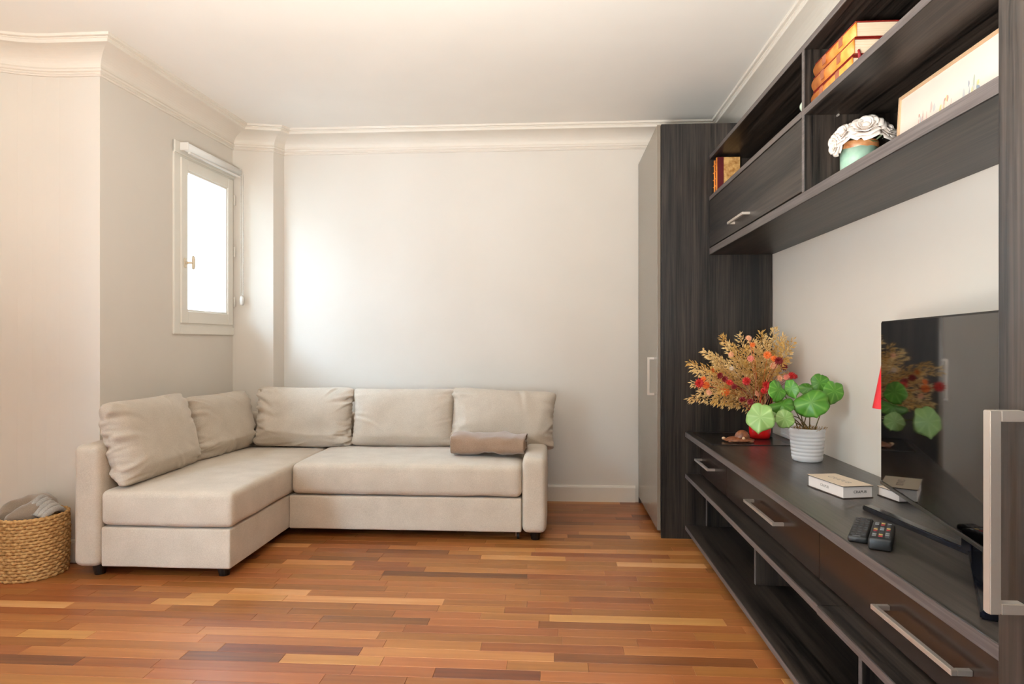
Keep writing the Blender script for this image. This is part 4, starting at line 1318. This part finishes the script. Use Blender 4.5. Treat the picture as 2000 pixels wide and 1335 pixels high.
flat_book(.908, 1.110, 2.025, 2.330, SH + .0954, SH + .144, 'top orange leather book of the stack on upper shelf')
rbm = obj('ribbon_bookmark', tube([(.922, 2.026, SH + .056), (.920, 2.018, SH + .044), (.922, 2.020, SH + .012)], .004, 6), MAT['petal_darkred'], bpy.data.objects['book.001'])

add_noise_color('marbled_paper', (158, 104, 40), (214, 168, 104), nscale=45, detail=6, lo=.35, hi=.65, rough=0.55)
mat('dark_leather', (82, 10, 14), rough=0.45)
def standing_book(x0, x1, y0, y1, z0, z1, label):
    r = thing('book', ((x0 + x1) / 2, (y0 + y1) / 2, z0), label, 'book', 'old books standing by the wardrobe')
    obj('pages', bx((x0 + .004, y0 + .003, z0 + .003), (x1 - .005, y1 - .003, z1 - .003)), MAT['page_block'], r)
    for yy in (y0, y1 - .003):
        c = obj('cover_board', bx((x0 + .004, yy, z0), (x1, yy + .003, z1)), MAT['marbled_paper'], r)
        obj('leather_strip', bx((x0 + .002, yy - .0004, z0 - .0002), (x0 + .036, yy + .0034, z1 + .0002), .0002), MAT['dark_leather'], c)
    n = 8
    bm = bmesh.new()
    a, b2 = [], []
    for i in range(n + 1):
        yq = y0 - .0004 + (y1 - y0 + .0008) * i / n; xq = x0 + .004 - .006 * math.sin(math.pi * i / n)
        a.append(bm.verts.new((xq, yq, z0 - .0002))); b2.append(bm.verts.new((xq, yq, z1 + .0002)))
    for i in range(n): bm.faces.new((a[i], a[i + 1], b2[i + 1], b2[i]))
    bm.faces.new(a); bm.faces.new(list(reversed(b2))); bm.faces.new((a[0], b2[0], b2[-1], a[-1]))
    bmesh.ops.recalc_face_normals(bm, faces=bm.faces)
    sp = obj('spine', bm, MAT['orange_leather'], r, True)
    for zz in (.04, .08, .12, .16):
        obj('spine_band', bx((x0 - .0035, y0 + .003, z0 + zz), (x0 - .001, y1 - .003, z0 + zz + .004), .0006), MAT['orange_leather'], sp)
standing_book(.905, 1.030, 3.655, 3.691, SH + .0005, SH + .196, 'old orange-spined book with marbled cover facing the room')
standing_book(.903, 1.022, 3.6925, 3.729, SH + .0005, SH + .190, 'old orange-spined book squeezed behind the marbled one')

mat('pale_glass', (176, 190, 172), rough=0.15)
gb_ = thing('glass_bauble', (.918, 2.425, SH), 'tiny pale glass bauble beside the shelf divider', 'ornament')
obj('ball', ellip((.918, 2.425, SH + .030), (.022, .022, .022), 20, 12, 1), MAT['pale_glass'], gb_, True)
obj('ball_foot', lathe([(0, 0), (.014, 0), (.010, .012), (0, .012)], 20, (.918, 2.425, SH + .0003)), MAT['white_ceramic'], gb_, True)

# framed picture leaning at the back of the lower shelf
mat('frame_wood', (198, 160, 124), rough=0.45)
add_noise_color('picture_paper', (226, 206, 192), (232, 212, 198), nscale=6, rough=0.5)
PB = UB + .0385
pf = thing('framed_picture', (1.06, 1.58, PB), 'long framed watercolour on pale paper leaning on the shelf', 'picture')
def pfb(y0, y1, z0, z1, n0, n1, bev=.0005):
    b2 = add_box(bmesh.new(), (n0, y0, z0), (n1, y1, z1), bev)
    for v in b2.verts:
        v.co = Vector((1.052 + v.co.x + v.co.z * .055, v.co.y, PB + .0008 + v.co.z))
    return b2
FY0, FY1, FH = 1.06, 2.072, .216
obj('backing', pfb(FY0 + .004, FY1 - .004, .003, FH - .003, .004, .012), MAT['frame_wood'], pf)
obj('paper', pfb(FY0 + .008, FY1 - .008, .008, FH - .008, .003, .0041, 0), MAT['picture_paper'], pf)
for (a0, a1, c0_, c1_) in ((FY0, FY1, 0, .009), (FY0, FY1, FH - .009, FH), (FY0, FY0 + .009, .009, FH - .009), (FY1 - .009, FY1, .009, FH - .009)):
    obj('frame_bar', pfb(a0, a1, c0_, c1_, -.002, .014), MAT['frame_wood'], pf)
blot = []
for nm, c in (('wash_pink', (214, 178, 166)), ('wash_grey', (192, 188, 184)), ('wash_green', (170, 174, 156)), ('wash_blue', (140, 146, 156)), ('wash_rust', (190, 146, 128)), ('wash_yellow', (206, 196, 140))):
    mat(nm, c, rough=0.6); blot.append(nm)
rnd = random.Random(9)
for (yc, wid, cols) in ((1.932, .10, ('wash_pink', 'wash_grey', 'wash_pink', 'wash_rust')), (1.830, .05, ('wash_rust', 'wash_yellow', 'wash_pink')), (1.722, .07, ('wash_blue', 'wash_grey', 'wash_green', 'wash_yellow', 'wash_blue'))):
    for i in range(17):
        cn = cols[i % len(cols)]
        y_ = yc + rnd.uniform(-.5, .5) * wid; w_ = rnd.uniform(.0015, .008); h0 = rnd.uniform(.085, .128); h_ = rnd.uniform(.005, .022)
        pts = [(y_ + w_ * rnd.uniform(.6, 1.1) * math.cos(t), h0 + h_ * rnd.uniform(.6, 1.1) * math.sin(t)) for t in [2 * math.pi * k / 8 for k in range(8)]]
        bm = bmesh.new()
        nn = .0029 - i * .00002
        bm.faces.new([bm.verts.new((1.052 + nn + z_ * .055, q_, PB + .0008 + z_)) for q_, z_ in pts])
        obj('painted_mark', bm, MAT[cn], pf)

# white roses in a mint pot
add_noise_color('mint_glaze', (150, 186, 164), (178, 204, 184), nscale=25, rough=0.25)
add_noise_color('copper_rim', (150, 84, 40), (208, 150, 100), nscale=30, rough=0.35)
add_noise_color('rose_white', (216, 204, 196), (232, 222, 212), nscale=14, rough=0.65)
add_noise_color('rose_leaf', (60, 74, 44), (90, 104, 62), nscale=30, rough=0.5)
RC = Vector((1.03, 2.262, PB + .0004))
ra = thing('rose_arrangement', RC, 'white fabric roses in mint pot with copper rim on shelf', 'flowers')
obj('pot', lathe([(0, 0), (.052, 0), (.056, .006), (.0575, .06), (.0585, .118), (.056, .118), (.054, .06), (.05, .012), (0, .012)], 36, RC), MAT['mint_glaze'], ra, True)
bm = lathe([(.0582, .112), (.0600, .118), (.0605, .132), (.0575, .136), (.0545, .132), (.055, .112)], 36, RC)
for v in bm.verts: v.co.z += .003 * noise.noise(v.co * 50)
obj('pot_rim', bm, MAT['copper_rim'], ra, True)
obj('foam', lathe([(0, .120), (.052, .120)], 30, RC), MAT['rose_leaf'], ra)
def rose(c, axis, R):
    axis = Vector(axis).normalized(); s = axis.orthogonal().normalized(); t = axis.cross(s)
    hd_ = obj('rose', ellip((0, 0, 0), (R * .30, R * .30, R * .34), 14, 10, 1), MAT['rose_white'], ra, True, local=True)
    hd_.location = c - wloc(ra)
    k0 = rnd.uniform(0, 6)
    for ring, (n_, rr, hh, op) in enumerate(((3, .34, .42, .10), (4, .50, .44, .22), (5, .70, .40, .42), (6, .92, .30, .70), (5, 1.02, .12, .95))):
        for k in range(n_):
            a = k0 + ring * 1.1 + 2 * math.pi * k / n_ + rnd.gauss(0, .08)
            bm = bmesh.new(); V = []
            nu, nv = 7, 6
            span = 2 * math.pi / n_ * 1.35
            for j in range(nv + 1):
                f = j / nv
                rowv = []
                for i in range(nu + 1):
                    q = (i / nu - .5)
                    wd = (1 - .12 * (2 * q) ** 2 * f)
                    ang = a + q * span * (.45 + .55 * math.sin(math.pi * min(1, f * .75 + .2)))
                    rad_ = R * (rr * (.25 + .75 * f ** .8) + .16 * op * max(0, f - .7) / .3 + .02 * math.sin(5 * q + k))
                    ht = R * (-.30 + (hh + .30) * f * wd - op * .25 * max(0, f - .7) / .3)
                    p = (s * math.cos(ang) + t * math.sin(ang)) * rad_ + axis * ht
                    rowv.append(bm.verts.new(p))
                V.append(rowv)
            for j in range(nv):
                for i in range(nu): bm.faces.new((V[j][i], V[j][i + 1], V[j + 1][i + 1], V[j + 1][i]))
            pe = obj('petal', bm, MAT['rose_white'], hd_, True, local=True)
            md = pe.modifiers.new('solid', 'SOLIDIFY'); md.thickness = .0008
    obj('rose_stem', tube([RC + Vector((0, 0, .10)), c - axis * R * .25], .003, 6), MAT['rose_leaf'], ra)
rose(at(1692, 247, 2.10), (-.42, -.70, .60), .049)
rose(at(1646, 262, 2.17), (-.80, -.35, .50), .040)
rose(at(1630, 284, 2.19), (-.9, -.1, -.15), .033)
rose(at(1732, 254, 2.12), (.30, -.62, .45), .038)
for (px, py, z) in ((1668, 272, 2.16), (1700, 276, 2.14), (1735, 262, 2.12), (1655, 290, 2.18)):
    c = at(px, py, z); bm = bmesh.new()
    d = Vector((rnd.gauss(0, 1), rnd.gauss(0, 1), .3)).normalized(); s = d.cross(Vector((0, 0, 1))).normalized()
    v = [bm.verts.new(c + d * a_ + s * b_ + Vector((0, 0, h_))) for a_, b_, h_ in ((-.022, 0, 0), (0, .012, .004), (.024, 0, 0), (0, -.012, .004))]
    bm.faces.new(v)
    lf = obj('rose_leaf', bm, MAT['rose_leaf'], ra)
    md = lf.modifiers.new('solid', 'SOLIDIFY'); md.thickness = .0008
